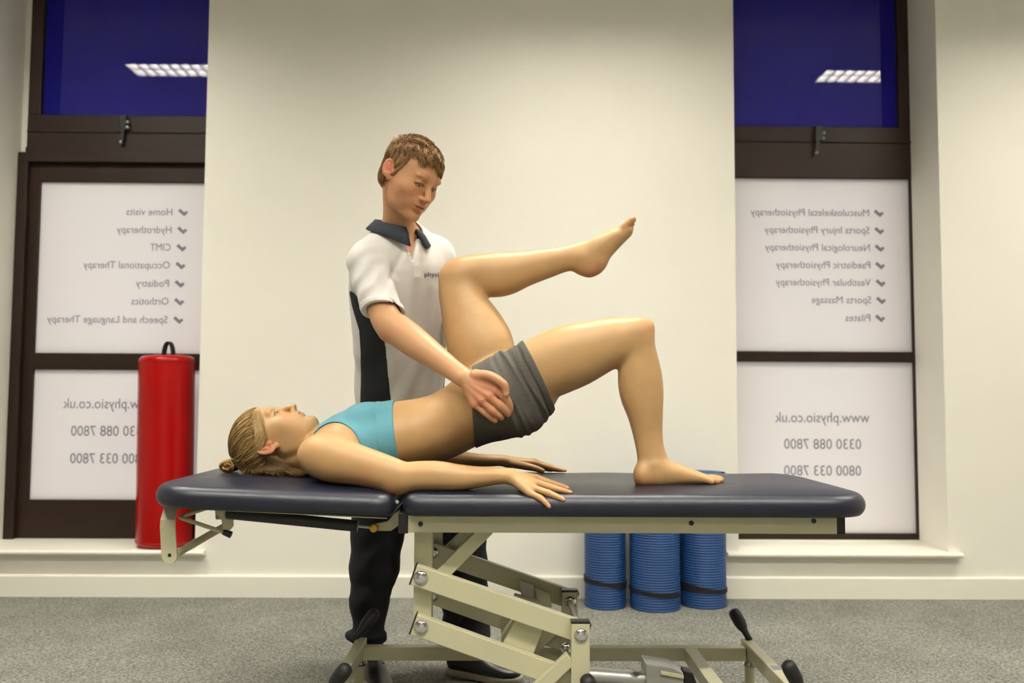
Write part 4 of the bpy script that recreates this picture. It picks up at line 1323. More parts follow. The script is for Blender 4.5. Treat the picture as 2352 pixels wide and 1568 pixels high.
    f2 = A((1238, 1110, 2.388), (1272, 1121, 2.372), (1296, 1127, 2.366), (1312, 1131, 2.362))
    f3 = A((1227, 1121, 2.366), (1259, 1132, 2.348), (1281, 1141, 2.338), (1295, 1148, 2.332))
    f4 = A((1217, 1132, 2.350), (1240, 1143, 2.333), (1254, 1155, 2.322), (1262, 1164, 2.317))
    hand(w, [f1[0], f2[0], f3[0], f4[0]], [(f1, 0.0092), (f2, 0.0096), (f3, 0.0093), (f4, 0.0083)], A((1182, 1098, 2.41), (1205, 1104, 2.435), (1228, 1110, 2.445), (1244, 1114, 2.447)))
    w = at(1168, 1061, 2.87)
    g1 = A((1228, 1063, 2.862), (1262, 1073, 2.862), (1282, 1078, 2.862), (1295, 1081, 2.862))
    g2 = A((1229, 1060, 2.885), (1265, 1072, 2.888), (1286, 1078, 2.889), (1299, 1081, 2.889))
    g3 = A((1224, 1061, 2.905), (1258, 1074, 2.91), (1278, 1079, 2.913), (1290, 1081, 2.914))
    g4 = A((1216, 1064, 2.92), (1242, 1074, 2.93), (1258, 1079, 2.934), (1268, 1081, 2.936))
    hand(w, [g1[0], g2[0], g3[0], g4[0]], [(g1, 0.0083), (g2, 0.0086), (g3, 0.0084), (g4, 0.0075)], A((1182, 1066, 2.85), (1205, 1070, 2.83), (1228, 1075, 2.823), (1246, 1081, 2.82)))
    # neck and head
    zl = np.array([-0.984, 0.0, 0.177]); zl /= np.linalg.norm(zl)
    yl = np.array([0.177, -0.05, 0.984]); yl -= zl * yl.dot(zl); yl /= np.linalg.norm(yl)
    R = np.stack([np.cross(yl, zl), yl, zl], 1)
    O = at(629, 1006, YC)
    s = 1.0
    hb = O + R @ np.array([0, -0.040, -0.050])
    f.sweep([(hb, 0.046, 0.050, UPV), (at(705, 1043, YC), 0.046, 0.050, UPV), (at(735, 1042, YC), 0.052, 0.062, UPV), (at(765, 1040, YC), 0.06, 0.10, UPV)], 0.014, 4)
    W = head(f, O, R, s)
    f.sweep([(O + R @ np.array([0.05, -0.02, -0.05]), 0.014, 0.014, UPV), (at(735, 1012, YC - 0.035), 0.012, 0.012, UPV)], 0.02, 3, spline=False)
    V, Q = f.mesh()
    V, Q = keep_largest(V, Q)
    V = relax(V, Q, 1, 0.4)
    msk = smoothstep(at(730, 1000, YC)[0], at(770, 1000, YC)[0], V[:, 0])
    for c_, r_ in ((at(1230, 1115, 2.38), 0.10), (at(1240, 1065, 2.87), 0.09), (at(1645, 1104, 2.54), 0.05), (at(1450, 520, 2.80), 0.05)):
        msk = msk * smoothstep(r_ * 0.7, r_, np.linalg.norm(V - c_, axis=1))
    V = relax(V, Q, 14, 0.5, msk)
    base = np.array(s2l((186, 149, 102)))
    col = np.tile(base, (len(V), 1))
    def blot(c, r, rgb, wt):
        d2 = ((V - c) ** 2).sum(1) / (r * r)
        k_ = (np.exp(-d2) * wt)[:, None]
        col[:] = col * (1 - k_) + np.array(s2l(rgb)) * k_
    red = (192, 112, 80)
    for fg in (f1, f2, f3, f4, g1, g2, g3, g4):
        for j, (r_, wt) in enumerate(((0.012, 0.35), (0.010, 0.45), (0.008, 0.3), (0.010, 0.6))):
            blot(fg[j], r_, red, wt)
    blot(at(905, 1122, 2.40), 0.03, red, 0.5); blot(at(1480, 750, 2.49), 0.03, red, 0.22); blot(at(1030, 605, 2.72), 0.03, red, 0.2)
    blot(at(1470, 1112, 2.49), 0.03, (200, 132, 74), 0.6); blot(at(1645, 1106, 2.54), 0.035, red, 0.45); blot(at(1370, 622, 2.77), 0.03, red, 0.45); blot(at(1450, 515, 2.78), 0.03, red, 0.4); blot(at(830, 1105, 2.40), 0.05, red, 0.25)
    # nails
    for fg in (f1, f2, f3, f4):
        d = fg[3] - fg[2]; d /= np.linalg.norm(d)
        blot(fg[3] + UPV * 0.006 - np.array([0, 0.003, 0]) - d * 0.001, 0.0052, (226, 160, 140), 0.8)
    head_tint(V, col, O, R, s, (206, 128, 114), (176, 132, 86), (58, 44, 38))
    quad_mesh('body', V, Q, 'skin_fair', root, col)
    eyes(W, s, R, root, -0.003, (0, 1, -0.25))

    # ---- crop top: trunk surface, a little outside, cut at hem, armholes and neck
    t = top_src
    X, Y, Z = t.xs[:, None, None], t.ys[None, :, None], t.zs[None, None, :]
    xs_ok = slice(int(np.searchsorted(t.xs, at(700, 1000, YC)[0])), int(np.searchsorted(t.xs, at(950, 1000, YC)[0])))
    zs_ok = slice(0, int(np.searchsorted(t.zs, 1.06)))
    def sub(src, dist, region):
        g = Field.__new__(Field)
        g.xs, g.ys, g.zs = src.xs[xs_ok], src.ys, src.zs[zs_ok]
        X, Y, Z = g.xs[:, None, None], g.ys[None, :, None], g.zs[None, None, :]
        g.D = np.maximum(src.D[xs_ok, :, zs_ok] - dist, region(X, Y, Z)).astype(np.float32)
        V, Q = g.mesh()
        return relax(V, Q, 1, 0.4), Q
    hem = px_line(893, 920, 913, 1052, 2.5); seam = px_line(852, 928, 872, 1045, 2.5); neckc = px_line(742, 960, 730, 1010, YC)
    cA = at(764, 1036, 2.5); rA = 0.081
    def armhole(X, Y, Z):
        return rA - np.sqrt((X - np.float32(cA[0])) ** 2 + (Z - np.float32(cA[2])) ** 2) - 0.35 * np.maximum(0.07 - np.abs(Y - np.float32(YC)), 0)
    V1, Q1 = sub(t, 0.0035, lambda X, Y, Z: np.maximum(np.maximum(hem(X, Z) + 0 * Y, -neckc(X, Z) + 0 * Y), armhole(X, Y, Z)))
    topo = quad_mesh('crop_top', V1, Q1, 'teal_jersey', root)
    topo['label'] = 'light blue sports crop top'
    V1, Q1 = sub(t, 0.0058, lambda X, Y, Z: np.maximum(np.maximum(hem(X, Z) + 0 * Y, -seam(X, Z) + 0 * Y), armhole(X, Y, Z)))
    quad_mesh('underband', V1, Q1, 'teal_jersey', topo)

    # ---- shorts with pulled creases
    g = Field.__new__(Field)
    xs_ok = slice(int(np.searchsorted(f.xs, at(1060, 1000, 2.6)[0])), int(np.searchsorted(f.xs, at(1290, 900, 2.5)[0])))
    g.xs, g.ys, g.zs = short_src.xs[xs_ok], short_src.ys, short_src.zs
    X, Y, Z = g.xs[:, None, None], g.ys[None, :, None], g.zs[None, None, :]
    waist = px_line(1081, 850, 1088, 1010, 2.5); leg = px_line(1203, 784, 1270, 924, 2.5)
    dl = leg(X, Z)
    crease = np.zeros_like(dl) + 0 * Y
    for off, amp, wd, fr_, ph, lo_, hi_ in ((-0.010, 0.0030, 0.0035, 30, 0.3, -0.2, 0.2), (-0.022, -0.0035, 0.004, 28, 0.9, -0.2, 0.2), (-0.034, 0.0045, 0.005, 24, 1.5, -0.2, 0.2), (-0.050, -0.004, 0.005, 22, 2.6, -0.2, 0.2), (-0.066, 0.0045, 0.006, 17, 0.2, -0.2, 0.2), (-0.085, 0.0030, 0.006, 15, 4.0, -0.2, 0.2), (-0.104, 0.0035, 0.006, 20, 5.0, -0.2, 0.2), (-0.125, 0.003, 0.006, 16, 1.0, -0.2, 0.2)):
        q = dl - off + 0.006 * np.sin(Z * fr_ + ph) + 0.004 * np.sin(Y * fr_ * 1.3 + ph)
        crease = crease + 1.7 * amp * np.exp(-(q / wd) ** 2) * (0.55 + 0.45 * np.sin(Z * 14 + Y * 9 + ph * 3))
    crease = crease + 0.0015 * wob(X, Y, Z, 60, 5)
    crease = np.maximum(crease, -0.0028)
    g.D = np.maximum(short_src.D[xs_ok] - 0.005 - crease.astype(np.float32), np.maximum(dl, -waist(X, Z)) + 0 * Y).astype(np.float32)
    V1, Q1 = g.mesh(); V1, Q1 = keep_largest(V1, Q1)
    V1 = relax(V1, Q1, 1, 0.4)
    sh = quad_mesh('shorts', V1, Q1, 'grey_marl', root)
    sh['label'] = 'grey marl shorts with creases'
    # hem of the near leg: a turned edge band
    g.D = np.maximum(short_src.D[xs_ok] - 0.0072 - 0.4 * crease.astype(np.float32), np.maximum(np.maximum(dl - 0.001, -waist(X, Z)), -dl - 0.019) + 0 * Y).astype(np.float32)
    V1, Q1 = g.mesh(); V1, Q1 = keep_largest(V1, Q1)
    quad_mesh('hem', relax(V1, Q1, 1, 0.4), Q1, 'grey_marl', sh)

    # ---- hair: combed back from the hairline into a small bun
    h = Field(axis((hx0 - 0.05, hx1 - 0.02, 0.0026)), axis((2.50, 2.79, 0.003)), axis((0.73, 0.99, 0.0026)))
    h.ell(O + R @ np.array([0, -0.016, 0.036]), np.array([0.083, 0.103, 0.089]), R, 0.0)
    h.ell(O + R @ np.array([0, -0.066, -0.03]), np.array([0.056, 0.040, 0.060]), R, 0.03)
    X, Y, Z = h.xs[:, None, None] - np.float32(O[0]), h.ys[None, :, None] - np.float32(O[1]), h.zs[None, None, :] - np.float32(O[2])
    lx, ly, lz = [X * np.float32(R[0, i]) + Y * np.float32(R[1, i]) + Z * np.float32(R[2, i]) for i in range(3)]
    line = (0.030 + 0.55 * ly + 0.006 * np.sin(ly * 70)) - lz                    # negative above the hairline
    backp = np.maximum(ly + 0.040, -lz - 0.088)                                  # behind the ears down to the nape
    reg = np.minimum(line * 0.9, backp)
    ang = np.arctan2(lx, ly + 0.09)
    groove = smoothstep(-0.02, 0.03, lz) * 0.0016 * np.sin(ang * 46 + 6 * np.sin(lz * 25)) + smoothstep(-0.02, 0.03, lz) * 0.0010 * np.sin(ang * 97 + 4 * np.sin(ly * 30))
    k_ = 0.010
    a_, b_ = h.D - groove, reg
    hh = np.maximum(k_ - np.abs(a_ - b_), 0) / k_
    h.D = (np.maximum(a_, b_) + hh * hh * k_ * 0.25).astype(np.float32)
    ear_c = O + R @ np.array([0.078, -0.021, -0.006])
    h.ell(ear_c, np.array([0.02, 0.017, 0.030]), R, 0.006, sub=True)
    h.ell(O + R @ np.array([-0.078, -0.021, -0.006]), np.array([0.02, 0.017, 0.030]), R, 0.006, sub=True)
    h.ell(at(625, 1078, YC), np.array([0.075, 0.062, 0.022]), None, 0.015)
    h.ell(at(690, 1086, YC - 0.02), np.array([0.030, 0.050, 0.013]), None, 0.012)
    V1, Q1 = h.mesh(); V1, Q1 = keep_largest(V1, Q1)
    V1 = relax(V1, Q1, 1, 0.3)
    q = (V1 - O) @ R
    c0, c1, c2 = np.array(s2l((112, 84, 46))), np.array(s2l((178, 142, 88))), np.array(s2l((84, 62, 36)))
    an = np.arctan2(q[:, 0], q[:, 1] + 0.09)
    m1 = 0.5 + 0.5 * np.sin(an * 61 + 5 * np.sin(q[:, 2] * 30)) * np.sin(an * 23 + 1)
    colh = c0 * (1 - m1[:, None]) + c1 * m1[:, None]
    nape = (smoothstep(-0.03, -0.06, q[:, 1]) * smoothstep(0.03, 0.0, q[:, 2]) * 0.8)[:, None]  # shade under the head, painted as darker hair low at the back
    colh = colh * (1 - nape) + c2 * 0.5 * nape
    hr = quad_mesh('hair', V1, Q1, 'hair', root, colh)
    hr['label'] = 'dark blonde hair tied back in a small bun'
    # long strands lying over the cap
    rs = np.random.RandomState(3)
    cen = np.array([0, -0.016, 0.036]); rad = np.array([0.083, 0.103, 0.089])
    bun = np.array([0.0, -0.088, 0.098])
    N, M = 1500, 14
    starts = []
    for i in range(N):
        y_ = rs.uniform(-0.075, 0.082)
        side = rs.choice((1, 1, 1, -1))
        z_ = (0.030 + 0.55 * y_) if y_ > -0.04 else rs.uniform(-0.075, 0.03)
        z_ += rs.uniform(0, 0.03) * (rs.rand() < 0.4)
        v = ((np.array([0, y_, z_]) - cen) / rad)
        xx = math.sqrt(max(0.0, 1 - v[1] ** 2 - v[2] ** 2)) * side
        d = np.array([xx, v[1], v[2]]); starts.append(d / np.linalg.norm(d))
    starts = np.array(starts)
    e = (bun - cen) / rad; e = e / np.linalg.norm(e)
    e = e + rs.normal(size=(N, 3)) * 0.10; e /= np.linalg.norm(e, axis=1, keepdims=True)
    om = np.arccos(np.clip((starts * e).sum(1), -0.999, 0.999))[:, None]
    tt = np.linspace(0, 1, M)[None, :]
    w0, w1 = np.sin((1 - tt) * om) / np.sin(om), np.sin(tt * om) / np.sin(om)
    path = starts[:, None, :] * w0[..., None] + e[:, None, :] * w1[..., None]
    off = 1.0 + (0.004 + 0.028 * rs.rand(N))[:, None] * np.sin(np.pi * np.clip(tt, 0.02, 1)) ** 0.5 + 0.004 * np.sin(tt * 9 + rs.rand(N)[:, None] * 6)
    path = cen + path * rad * off[..., None]
    path += rs.normal(size=(N, 1, 3)) * 0.0015
    path = O + path @ R.T
    wd = (0.0007 + 0.0011 * rs.rand(N))[:, None] * np.clip(np.sin(np.pi * np.linspace(0.08, 0.95, M))[None, :] ** 0.5, 0.2, 1)
    mixc = rs.rand(N, 1)
    cl = (c0 * (1 - mixc) + np.array(s2l((206, 172, 112))) * mixc) * (0.75 + 0.5 * rs.rand(N, 1))
    strands('strands', path, wd, cl, hr)
    # locks that frame the temple and pass over the top of the ear
    N, M = 130, 14
    ctl = np.array([(588, 948), (597, 966), (606, 985), (610, 1004), (604, 1022), (588, 1038), (560, 1052), (540, 1060)], float)
    tq = np.linspace(0, len(ctl) - 1, M)
    cx_ = np.interp(tq, np.arange(len(ctl)), ctl[:, 0])[None] + rs.normal(size=(N, 1)) * 5 - np.abs(rs.normal(size=(N, 1))) * 7 + 3 * np.sin(np.linspace(0, 5, M)[None] + rs.rand(N, 1) * 6)
    cy_ = np.interp(tq, np.arange(len(ctl)), ctl[:, 1])[None] + rs.normal(size=(N, 1)) * 5
    path = np.zeros((N, M, 3))
    for i in range(N):
        for j in range(M):
            l_ = (at(cx_[i, j], cy_[i, j], YC - 0.06) - O) @ R
            v = (l_ - cen) / rad
            rr_ = math.hypot(v[1], v[2])
            if rr_ > 0.96:
                v = v * 0.96 / rr_; l_ = cen + v * rad
            xx = math.sqrt(max(0.02, 1 - v[1] ** 2 - v[2] ** 2)) * rad[0] + 0.0015 + 0.003 * rs.rand()
            path[i, j] = O + R @ np.array([xx, l_[1], l_[2]])
    path[:, 1:-1] = (path[:, :-2] + path[:, 1:-1] * 2 + path[:, 2:]) / 4
    wd = (0.0005 + 0.0007 * rs.rand(N))[:, None] * np.clip(np.sin(np.pi * np.linspace(0.08, 0.95, M))[None, :] ** 0.5, 0.2, 1)
    mixc = rs.rand(N, 1)
    strands('framing_locks', path, wd, (c0 * (1 - mixc) + np.array(s2l((206, 172, 112))) * mixc), hr)
    # bun: coils of hair
    bc = at(527, 1066, YC)
    N, M = 90, 22
    ph = rs.rand(N, 1) * 6.28; tt = np.linspace(0, 1, M)[None, :]
    rr = 0.003 + 0.020 * rs.rand(N, 1) ** 0.7
    angc = ph + tt * 5.0
    cy = (rs.rand(N, 1) - 0.5) * 0.05
    bx = bc[0] + rr * np.cos(angc) * 1.0; bz = bc[2] - 0.004 + rr * np.sin(angc) * 0.72; by = bc[1] + cy + 0.006 * np.sin(angc * 2 + ph)
    path = np.stack([bx, by, bz], -1)
    wd = np.full((N, M), 0.0034) * np.clip(np.sin(np.pi * np.linspace(0.05, 0.95, M))[None, :] ** 0.4, 0.2, 1)
    mixc = rs.rand(N, 1)
    cl = (np.array(s2l((128, 92, 44))) * (1 - mixc) + np.array(s2l((196, 156, 92))) * mixc)
    strands('bun', path, wd, cl, hr, 4)
    # loose ends at the nape on the pad
    N, M = 170, 10
    p0 = np.stack([rs.uniform(at(560, 1080, YC)[0], at(700, 1080, YC)[0], N), rs.uniform(2.56, 2.70, N), np.full(N, ZC + 0.016) + rs.rand(N) * 0.02], -1)
    d = np.stack([rs.uniform(0.0, 0.06, N), -rs.rand(N) * 0.05, -0.02 * rs.rand(N)], -1)
    tt = np.linspace(0, 1, M)[None, :, None]
    path = p0[:, None, :] + d[:, None, :] * tt + 0.006 * np.sin(tt * 4 + rs.rand(N, 1, 1) * 6) * np.array([0.3, 0.6, 0.2])
    path[..., 2] = np.maximum(path[..., 2], ZC + 0.002)
    wd = (0.0004 + 0.0006 * rs.rand(N))[:, None] * np.linspace(1, 0.3, M)[None, :]
    mixc = rs.rand(N, 1)
    strands('loose_ends', path, wd, c2 * (1 - mixc) + c1 * mixc, hr)
    pts = [bc + np.array([0.021 + 0.002 * math.cos(a), 0.020 * math.cos(a), 0.006 + 0.018 * math.sin(a)]) for a in np.linspace(0, 2 * math.pi, 25)]
    MB().tube(pts, 0.0035, 8).build('hair_tie', 'hair_tie', hr, smooth='all')
    return root
woman()
# ================================================================== man standing behind the couch
def man():
    root = thing('person', 'person standing behind the couch in a white polo shirt with dark collar', 'person', (at(960, 1540, 3.06)[0], 3.06, FLOOR))
    a45 = math.radians(46)
    UW = np.array([-math.cos(a45), -math.sin(a45), 0.0])      # towards his right shoulder
    FR = np.array([math.sin(a45), -math.cos(a45), 0.0])       # the way his chest faces
    x0, x1 = at(780, 700, 2.9)[0] - 0.01, at(1230, 900, 2.85)[0]
    zhead = at(900, 560, 2.8)[2]
    f = Field(axis((x0, at(875, 420, 2.75)[0], 0.0034), (at(875, 420, 2.75)[0], at(1040, 420, 2.75)[0], 0.0021), (at(1040, 420, 2.75)[0], x1, 0.0028)),
              axis((2.39, 2.60, 0.0026), (2.60, 2.90, 0.0022), (2.90, 3.24, 0.006)),
              axis((FLOOR + 0.06, 0.80, 0.008), (0.80, zhead, 0.0030), (zhead, at(900, 300, 2.7)[2], 0.0021)))
    def ST(px, py, Y, a, b): return (at(px, py, Y), a, b, UW)
    trunk = [ST(925, 1005, 3.11, 0.160, 0.105), ST(922, 930, 3.07, 0.155, 0.106), ST(920, 850, 3.02, 0.150, 0.103), ST(918, 760, 2.955, 0.158, 0.106), ST(916, 680, 2.915, 0.168, 0.112),
             ST(916, 620, 2.885, 0.168, 0.108), ST(917, 578, 2.87, 0.125, 0.085), ST(917, 545, 2.855, 0.07, 0.062)]
    SR, SL = at(850, 602, 2.775), at(1000, 590, 2.975)
    def shoulders(g, e):
        g.sweep([(c, a + e, b + e, u) for c, a, b, u in trunk], 0.0, 4)
        g.ell(SR, 0.056 + e, None, 0.03); g.ell(SL, 0.056 + e, None, 0.03)
        g.sweep([(at(912, 538, 2.845), 0.034 + e, 0.034 + e, UPV), (at(858, 584, 2.79), 0.036 + e, 0.036 + e, UPV)], 0.03, 3, spline=False)
        g.sweep([(at(925, 538, 2.86), 0.034 + e, 0.034 + e, UPV), (at(992, 572, 2.96), 0.036 + e, 0.036 + e, UPV)], 0.03, 3, spline=False)
    shoulders(f, 0.0)
    # arms
    rarm = [(at(850, 602, 2.775), 0.050), (at(862, 655, 2.73), 0.047), (at(876, 705, 2.69), 0.046), (at(893, 742, 2.655), 0.0475), (at(922, 763, 2.63), 0.0485), (at(958, 790, 2.59), 0.0455), (at(1000, 820, 2.545), 0.037), (at(1040, 849, 2.498), 0.0305), (at(1064, 866, 2.468), 0.0285)]
    f.sweep([(c, r, r * (0.82 if i > 6 else 0.95), (0.5, 0, 0.86)) for i, (c, r) in enumerate(rarm)], 0.016, 4)
    f.ell(at(893, 764, 2.645), (0.024, 0.024, 0.024), None, 0.02)
    larm = [(at(1000, 592, 2.975), 0.049), (at(1035, 670, 3.01), 0.046), (at(1058, 735, 3.0), 0.045), (at(1080, 790, 2.93), 0.040), (at(1105, 850, 2.855), 0.029)]
    f.sweep([(c, r, r, (0.5, 0, 0.86)) for c, r in larm], 0.016, 4)
    A = lambda *q: [at(*p) for p in q]
    w = at(1068, 868, 2.462)
    f1 = A((1139, 897, 2.440), (1160, 912, 2.437), (1170, 930, 2.445), (1171, 941, 2.453))
    f2 = A((1123, 910, 2.436), (1148, 930, 2.437), (1162, 943, 2.446), (1167, 951, 2.454))
    f3 = A((1106, 919, 2.438), (1131, 942, 2.439), (1146, 953, 2.447), (1152, 959, 2.455))
    f4 = A((1089, 927, 2.445), (1112, 946, 2.446), (1129, 960, 2.452), (1138, 966, 2.458))
    for m_ in (f1[0], f2[0], f3[0], f4[0]):
        f.chain([w, w * 0.5 + m_ * 0.5, m_], [0.0175, 0.0155, 0.0125], 0.011, 3)
    for fg, r in ((f1, 0.0116), (f2, 0.0112), (f3, 0.0106), (f4, 0.0092)):
        f.chain(fg, [r * 1.04, r, r * 0.92, r * 0.82], 0.0015, 4)
        f.ell(fg[0], r * 1.2, None, 0.005); f.ell(fg[1], r * 1.08, None, 0.003)
    th = A((1092, 862, 2.450), (1124, 863, 2.430), (1156, 882, 2.420), (1162, 903, 2.424))
    f.chain(th, [0.0165, 0.0135, 0.0120, 0.0100], 0.005, 4)
    f.ell(th[2], 0.0118, None, 0.003)
    f.chain([at(1092, 862, 2.452), at(1118, 884, 2.446)], [0.013, 0.010], 0.012, 2)
    f.chain(A((1105, 872, 2.447), (1140, 889, 2.441), (1158, 901, 2.442)), [0.0125, 0.0115, 0.0085], 0.006, 3)
    for (ax2, ay2), m_ in (((1078, 874), f1[0]), ((1074, 880), f2[0]), ((1070, 886), f3[0])):
        f.chain([at(ax2, ay2, 2.443), m_ + np.array([-0.002, -0.0085, 0.0])], [0.0042, 0.0040], 0.006, 2)
    # left hand on the far hip
    w2 = at(1105, 852, 2.85)
    lh = []
    for px, py, qx, qy in ((1120, 868, 1150, 905), (1112, 876, 1138, 915), (1104, 883, 1125, 922), (1096, 888, 1112, 926)):
        m_ = at(px, py, 2.835); fg = [m_, at((px + qx) / 2, (py + qy) / 2 - 3, 2.838), at(qx * 0.7 + px * 0.3, qy * 0.7 + py * 0.3, 2.832), at(qx, qy, 2.822)]
        f.chain([w2, m_], [0.016, 0.012], 0.01, 2); f.chain(fg, [0.010, 0.0095, 0.0085, 0.0075], 0.004, 3)
    f.chain([w2, at(1135, 856, 2.83), at(1160, 872, 2.82)], [0.015, 0.012, 0.009], 0.008, 3)
    # legs under the trousers
    def leg(g, st, e, k=0.02):
        g.sweep([(at(*p), max(r + e, 0.03), max(r + e, 0.03) * 0.98, (1, 0, 0)) for p, r in st], k, 4)
    rl = [((885, 1000, 3.10), 0.108), ((876, 1100, 3.105), 0.102), ((870, 1190, 3.10), 0.097), ((860, 1300, 3.08), 0.085), ((848, 1390, 3.065), 0.064), ((847, 1440, 3.06), 0.0575), ((850, 1490, 3.065), 0.055)]
    ll = [((985, 1000, 3.12), 0.108), ((1020, 1100, 3.12), 0.10), ((1055, 1200, 3.12), 0.094), ((1062, 1300, 3.12), 0.087), ((1068, 1390, 3.115), 0.085), ((1070, 1450, 3.115), 0.083), ((1066, 1490, 3.115), 0.07)]
    leg(f, rl, -0.018); leg(f, [(p, min(r, 0.066)) for p, r in ll], -0.018)
    # head
    psi, pit, rol = math.radians(52), math.radians(28), math.radians(4)
    fh = np.array([math.sin(psi), -math.cos(psi), 0.0])
    yl = fh * math.cos(pit) - UPV * math.sin(pit)
    zl = fh * math.sin(pit) + UPV * math.cos(pit)
    xl_ = np.cross(yl, zl)
    xr_ = xl_ * math.cos(rol) + zl * math.sin(rol); zr_ = zl * math.cos(rol) - xl_ * math.sin(rol)
    R = np.stack([xr_, yl, zr_], 1)
    O = at(944, 405, 2.75); s = 1.04
    hb = O + R @ np.array([0, -0.040, -0.048]) * s
    f.sweep([(hb, 0.046, 0.046, xr_), (at(915, 486, 2.82), 0.049, 0.051, UW), (at(916, 532, 2.85), 0.058, 0.060, UW), (at(917, 580, 2.875), 0.085, 0.075, UW)], 0.012, 4)
    W = head(f, O, R, s, 0.0016, male=True)
    # neck cord and larynx
    V, Q = f.mesh(); V, Q = keep_largest(V, Q)
    V = relax(V, Q, 1, 0.4)
    msk = smoothstep(at(900, 540, 2.8)[2], at(900, 600, 2.8)[2], V[:, 2]) * smoothstep(2.50, 2.53, V[:, 1])
    V = relax(V, Q, 12, 0.5, msk)
    col = np.tile(np.array(s2l((192, 146, 106))), (len(V), 1))
    def blot(c, r, rgb, wt):
        d2 = ((V - c) ** 2).sum(1) / (r * r)
        k_ = (np.exp(-d2) * wt)[:, None]
        col[:] = col * (1 - k_) + np.array(s2l(rgb)) * k_
    red = (190, 106, 84)
    for fg in (f1, f2, f3, f4):
        for j, (r_, wt) in enumerate(((0.016, 0.55), (0.012, 0.4), (0.010, 0.35), (0.011, 0.5))): blot(fg[j], r_, red, wt)
    blot(at(1115, 895, 2.43), 0.05, red, 0.45); blot(th[2], 0.013, red, 0.4)
    blot(f4[3] - np.array([0, 0.007, -0.003]), 0.006, (236, 190, 172), 0.7); blot(th[3] - np.array([0, 0.007, 0]), 0.007, (236, 190, 172), 0.7)
    blot(at(890, 772, 2.62), 0.03, red, 0.3)
    blot(at(935, 570, 2.78), 0.05, red, 0.3)
    head_tint(V, col, O, R, s, (178, 108, 90), (150, 104, 62), (70, 50, 40), male=True)
    quad_mesh('body', V, Q, 'skin_fair', root, col)
    eyes(W, s, R, root, -0.0070, (0, 1.0, -0.42), (52, 50, 44))

    # ---- trousers: hips and both legs with soft folds
    t = Field(axis((at(770, 1300, 3.05)[0], at(1160, 1300, 3.1)[0], 0.005)), axis((2.88, 3.26, 0.005)), axis((at(850, 1478, 3.06)[2], at(920, 900, 3.0)[2], 0.005)))
    t.sweep([(c, a + 0.004, b + 0.004, u) for c, a, b, u in trunk[:3]], 0.0, 4)
    leg(t, rl, 0.0, 0.03); leg(t, ll, 0.0, 0.03)
    # gathered cuffs
    t.ell(at(842, 1456, 3.06), (0.070, 0.066, 0.022), None, 0.012)
    X, Y, Z = t.xs[:, None, None], t.ys[None, :, None], t.zs[None, None, :]
    fold = 0.0045 * np.sin(Z * 55 + 3 * np.sin(X * 22) + 2 * np.sin(Y * 17)) * smoothstep(0.75, 0.25, Z) + 0.004 * wob(X, Y, Z * 0.5, 45, 9)
    t.D = np.maximum(t.D - fold.astype(np.float32), (at(850, 1474, 3.06)[2] - Z) + 0 * X + 0 * Y).astype(np.float32)
    V1, Q1 = t.mesh(); V1, Q1 = keep_largest(V1, Q1)
    tr = quad_mesh('trousers', relax(V1, Q1, 2, 0.4), Q1, 'black_trouser', root)
    tr['label'] = 'loose black trousers'

    # ---- polo shirt
    g = Field(axis((at(770, 700, 2.85)[0], at(1075, 700, 2.95)[0] + 0.03, 0.0032)), axis((2.60, 3.20, 0.0036)), axis((at(920, 985, 3.0)[2], at(900, 485, 2.8)[2], 0.0032)))
    shoulders(g, 0.011)
    # looser lower down
    g.sweep([ST(922, 1000, 3.10, 0.168, 0.116), ST(921, 900, 3.04, 0.166, 0.118), ST(919, 800, 2.985, 0.170, 0.120)], 0.02, 4)
    torso_only = g.D.copy()
    def sleeve(gg, e):
        # right sleeve: hem plane below the mid upper arm
        gg.sweep([(at(846, 600, 2.775), 0.062 + e, 0.060 + e, (1, 0, 0)), (at(858, 650, 2.735), 0.060 + e, 0.060 + e, (1, 0, 0)), (at(874, 700, 2.695), 0.057 + e, 0.058 + e, (1, 0, 0)), (at(886, 728, 2.672), 0.056 + e, 0.057 + e, (1, 0, 0)), (at(892, 742, 2.66), 0.056 + e, 0.057 + e, (1, 0, 0))], 0.02, 4)
        gg.sweep([(at(1000, 590, 2.975), 0.060 + e, 0.060 + e, (1, 0, 0)), (at(1030, 660, 3.005), 0.058 + e, 0.058 + e, (1, 0, 0)), (at(1050, 715, 3.005), 0.057 + e, 0.057 + e, (1, 0, 0))], 0.02, 4)
    sl = g.copy(); sl.D[...] = 0.06
    sleeve(sl, 0.0)
    X, Y, Z = g.xs[:, None, None], g.ys[None, :, None], g.zs[None, None, :]
    # hem planes of the sleeves
    def plane(p, n):
        n = np.array(n, float); n /= np.linalg.norm(n)
        return (X - np.float32(p[0])) * np.float32(n[0]) + (Y - np.float32(p[1])) * np.float32(n[1]) + (Z - np.float32(p[2])) * np.float32(n[2])
    dR = at(893, 742, 2.655) - at(862, 655, 2.73)
    hp_ = at(888, 713, 2.68)
    nR = dR / np.linalg.norm(dR) + np.array([-0.42, -0.1, -0.30]) * 0.8
    hemR = plane(hp_, nR)
    dL = at(1058, 735, 3.0) - at(1035, 670, 3.01)
    hemL = plane(at(1046, 705, 3.005), dL)
    left_side = X > np.float32(at(965, 600, 2.9)[0])
    sl_cut = np.maximum(sl.D, np.where(left_side, hemL, hemR))
    k_ = 0.022
    hh = np.maximum(k_ - np.abs(torso_only - sl_cut), 0) / k_
    D = np.minimum(torso_only, sl_cut) - hh * hh * k_ * 0.25
    # folds: sleeve creases sweep from the shoulder, drapes down the chest
    pS = at(905, 700, 2.70)
    rr = np.sqrt((X - np.float32(pS[0])) ** 2 + ((Z - np.float32(pS[2])) * 1.25) ** 2 + 0.35 * (Y - np.float32(pS[1])) ** 2)
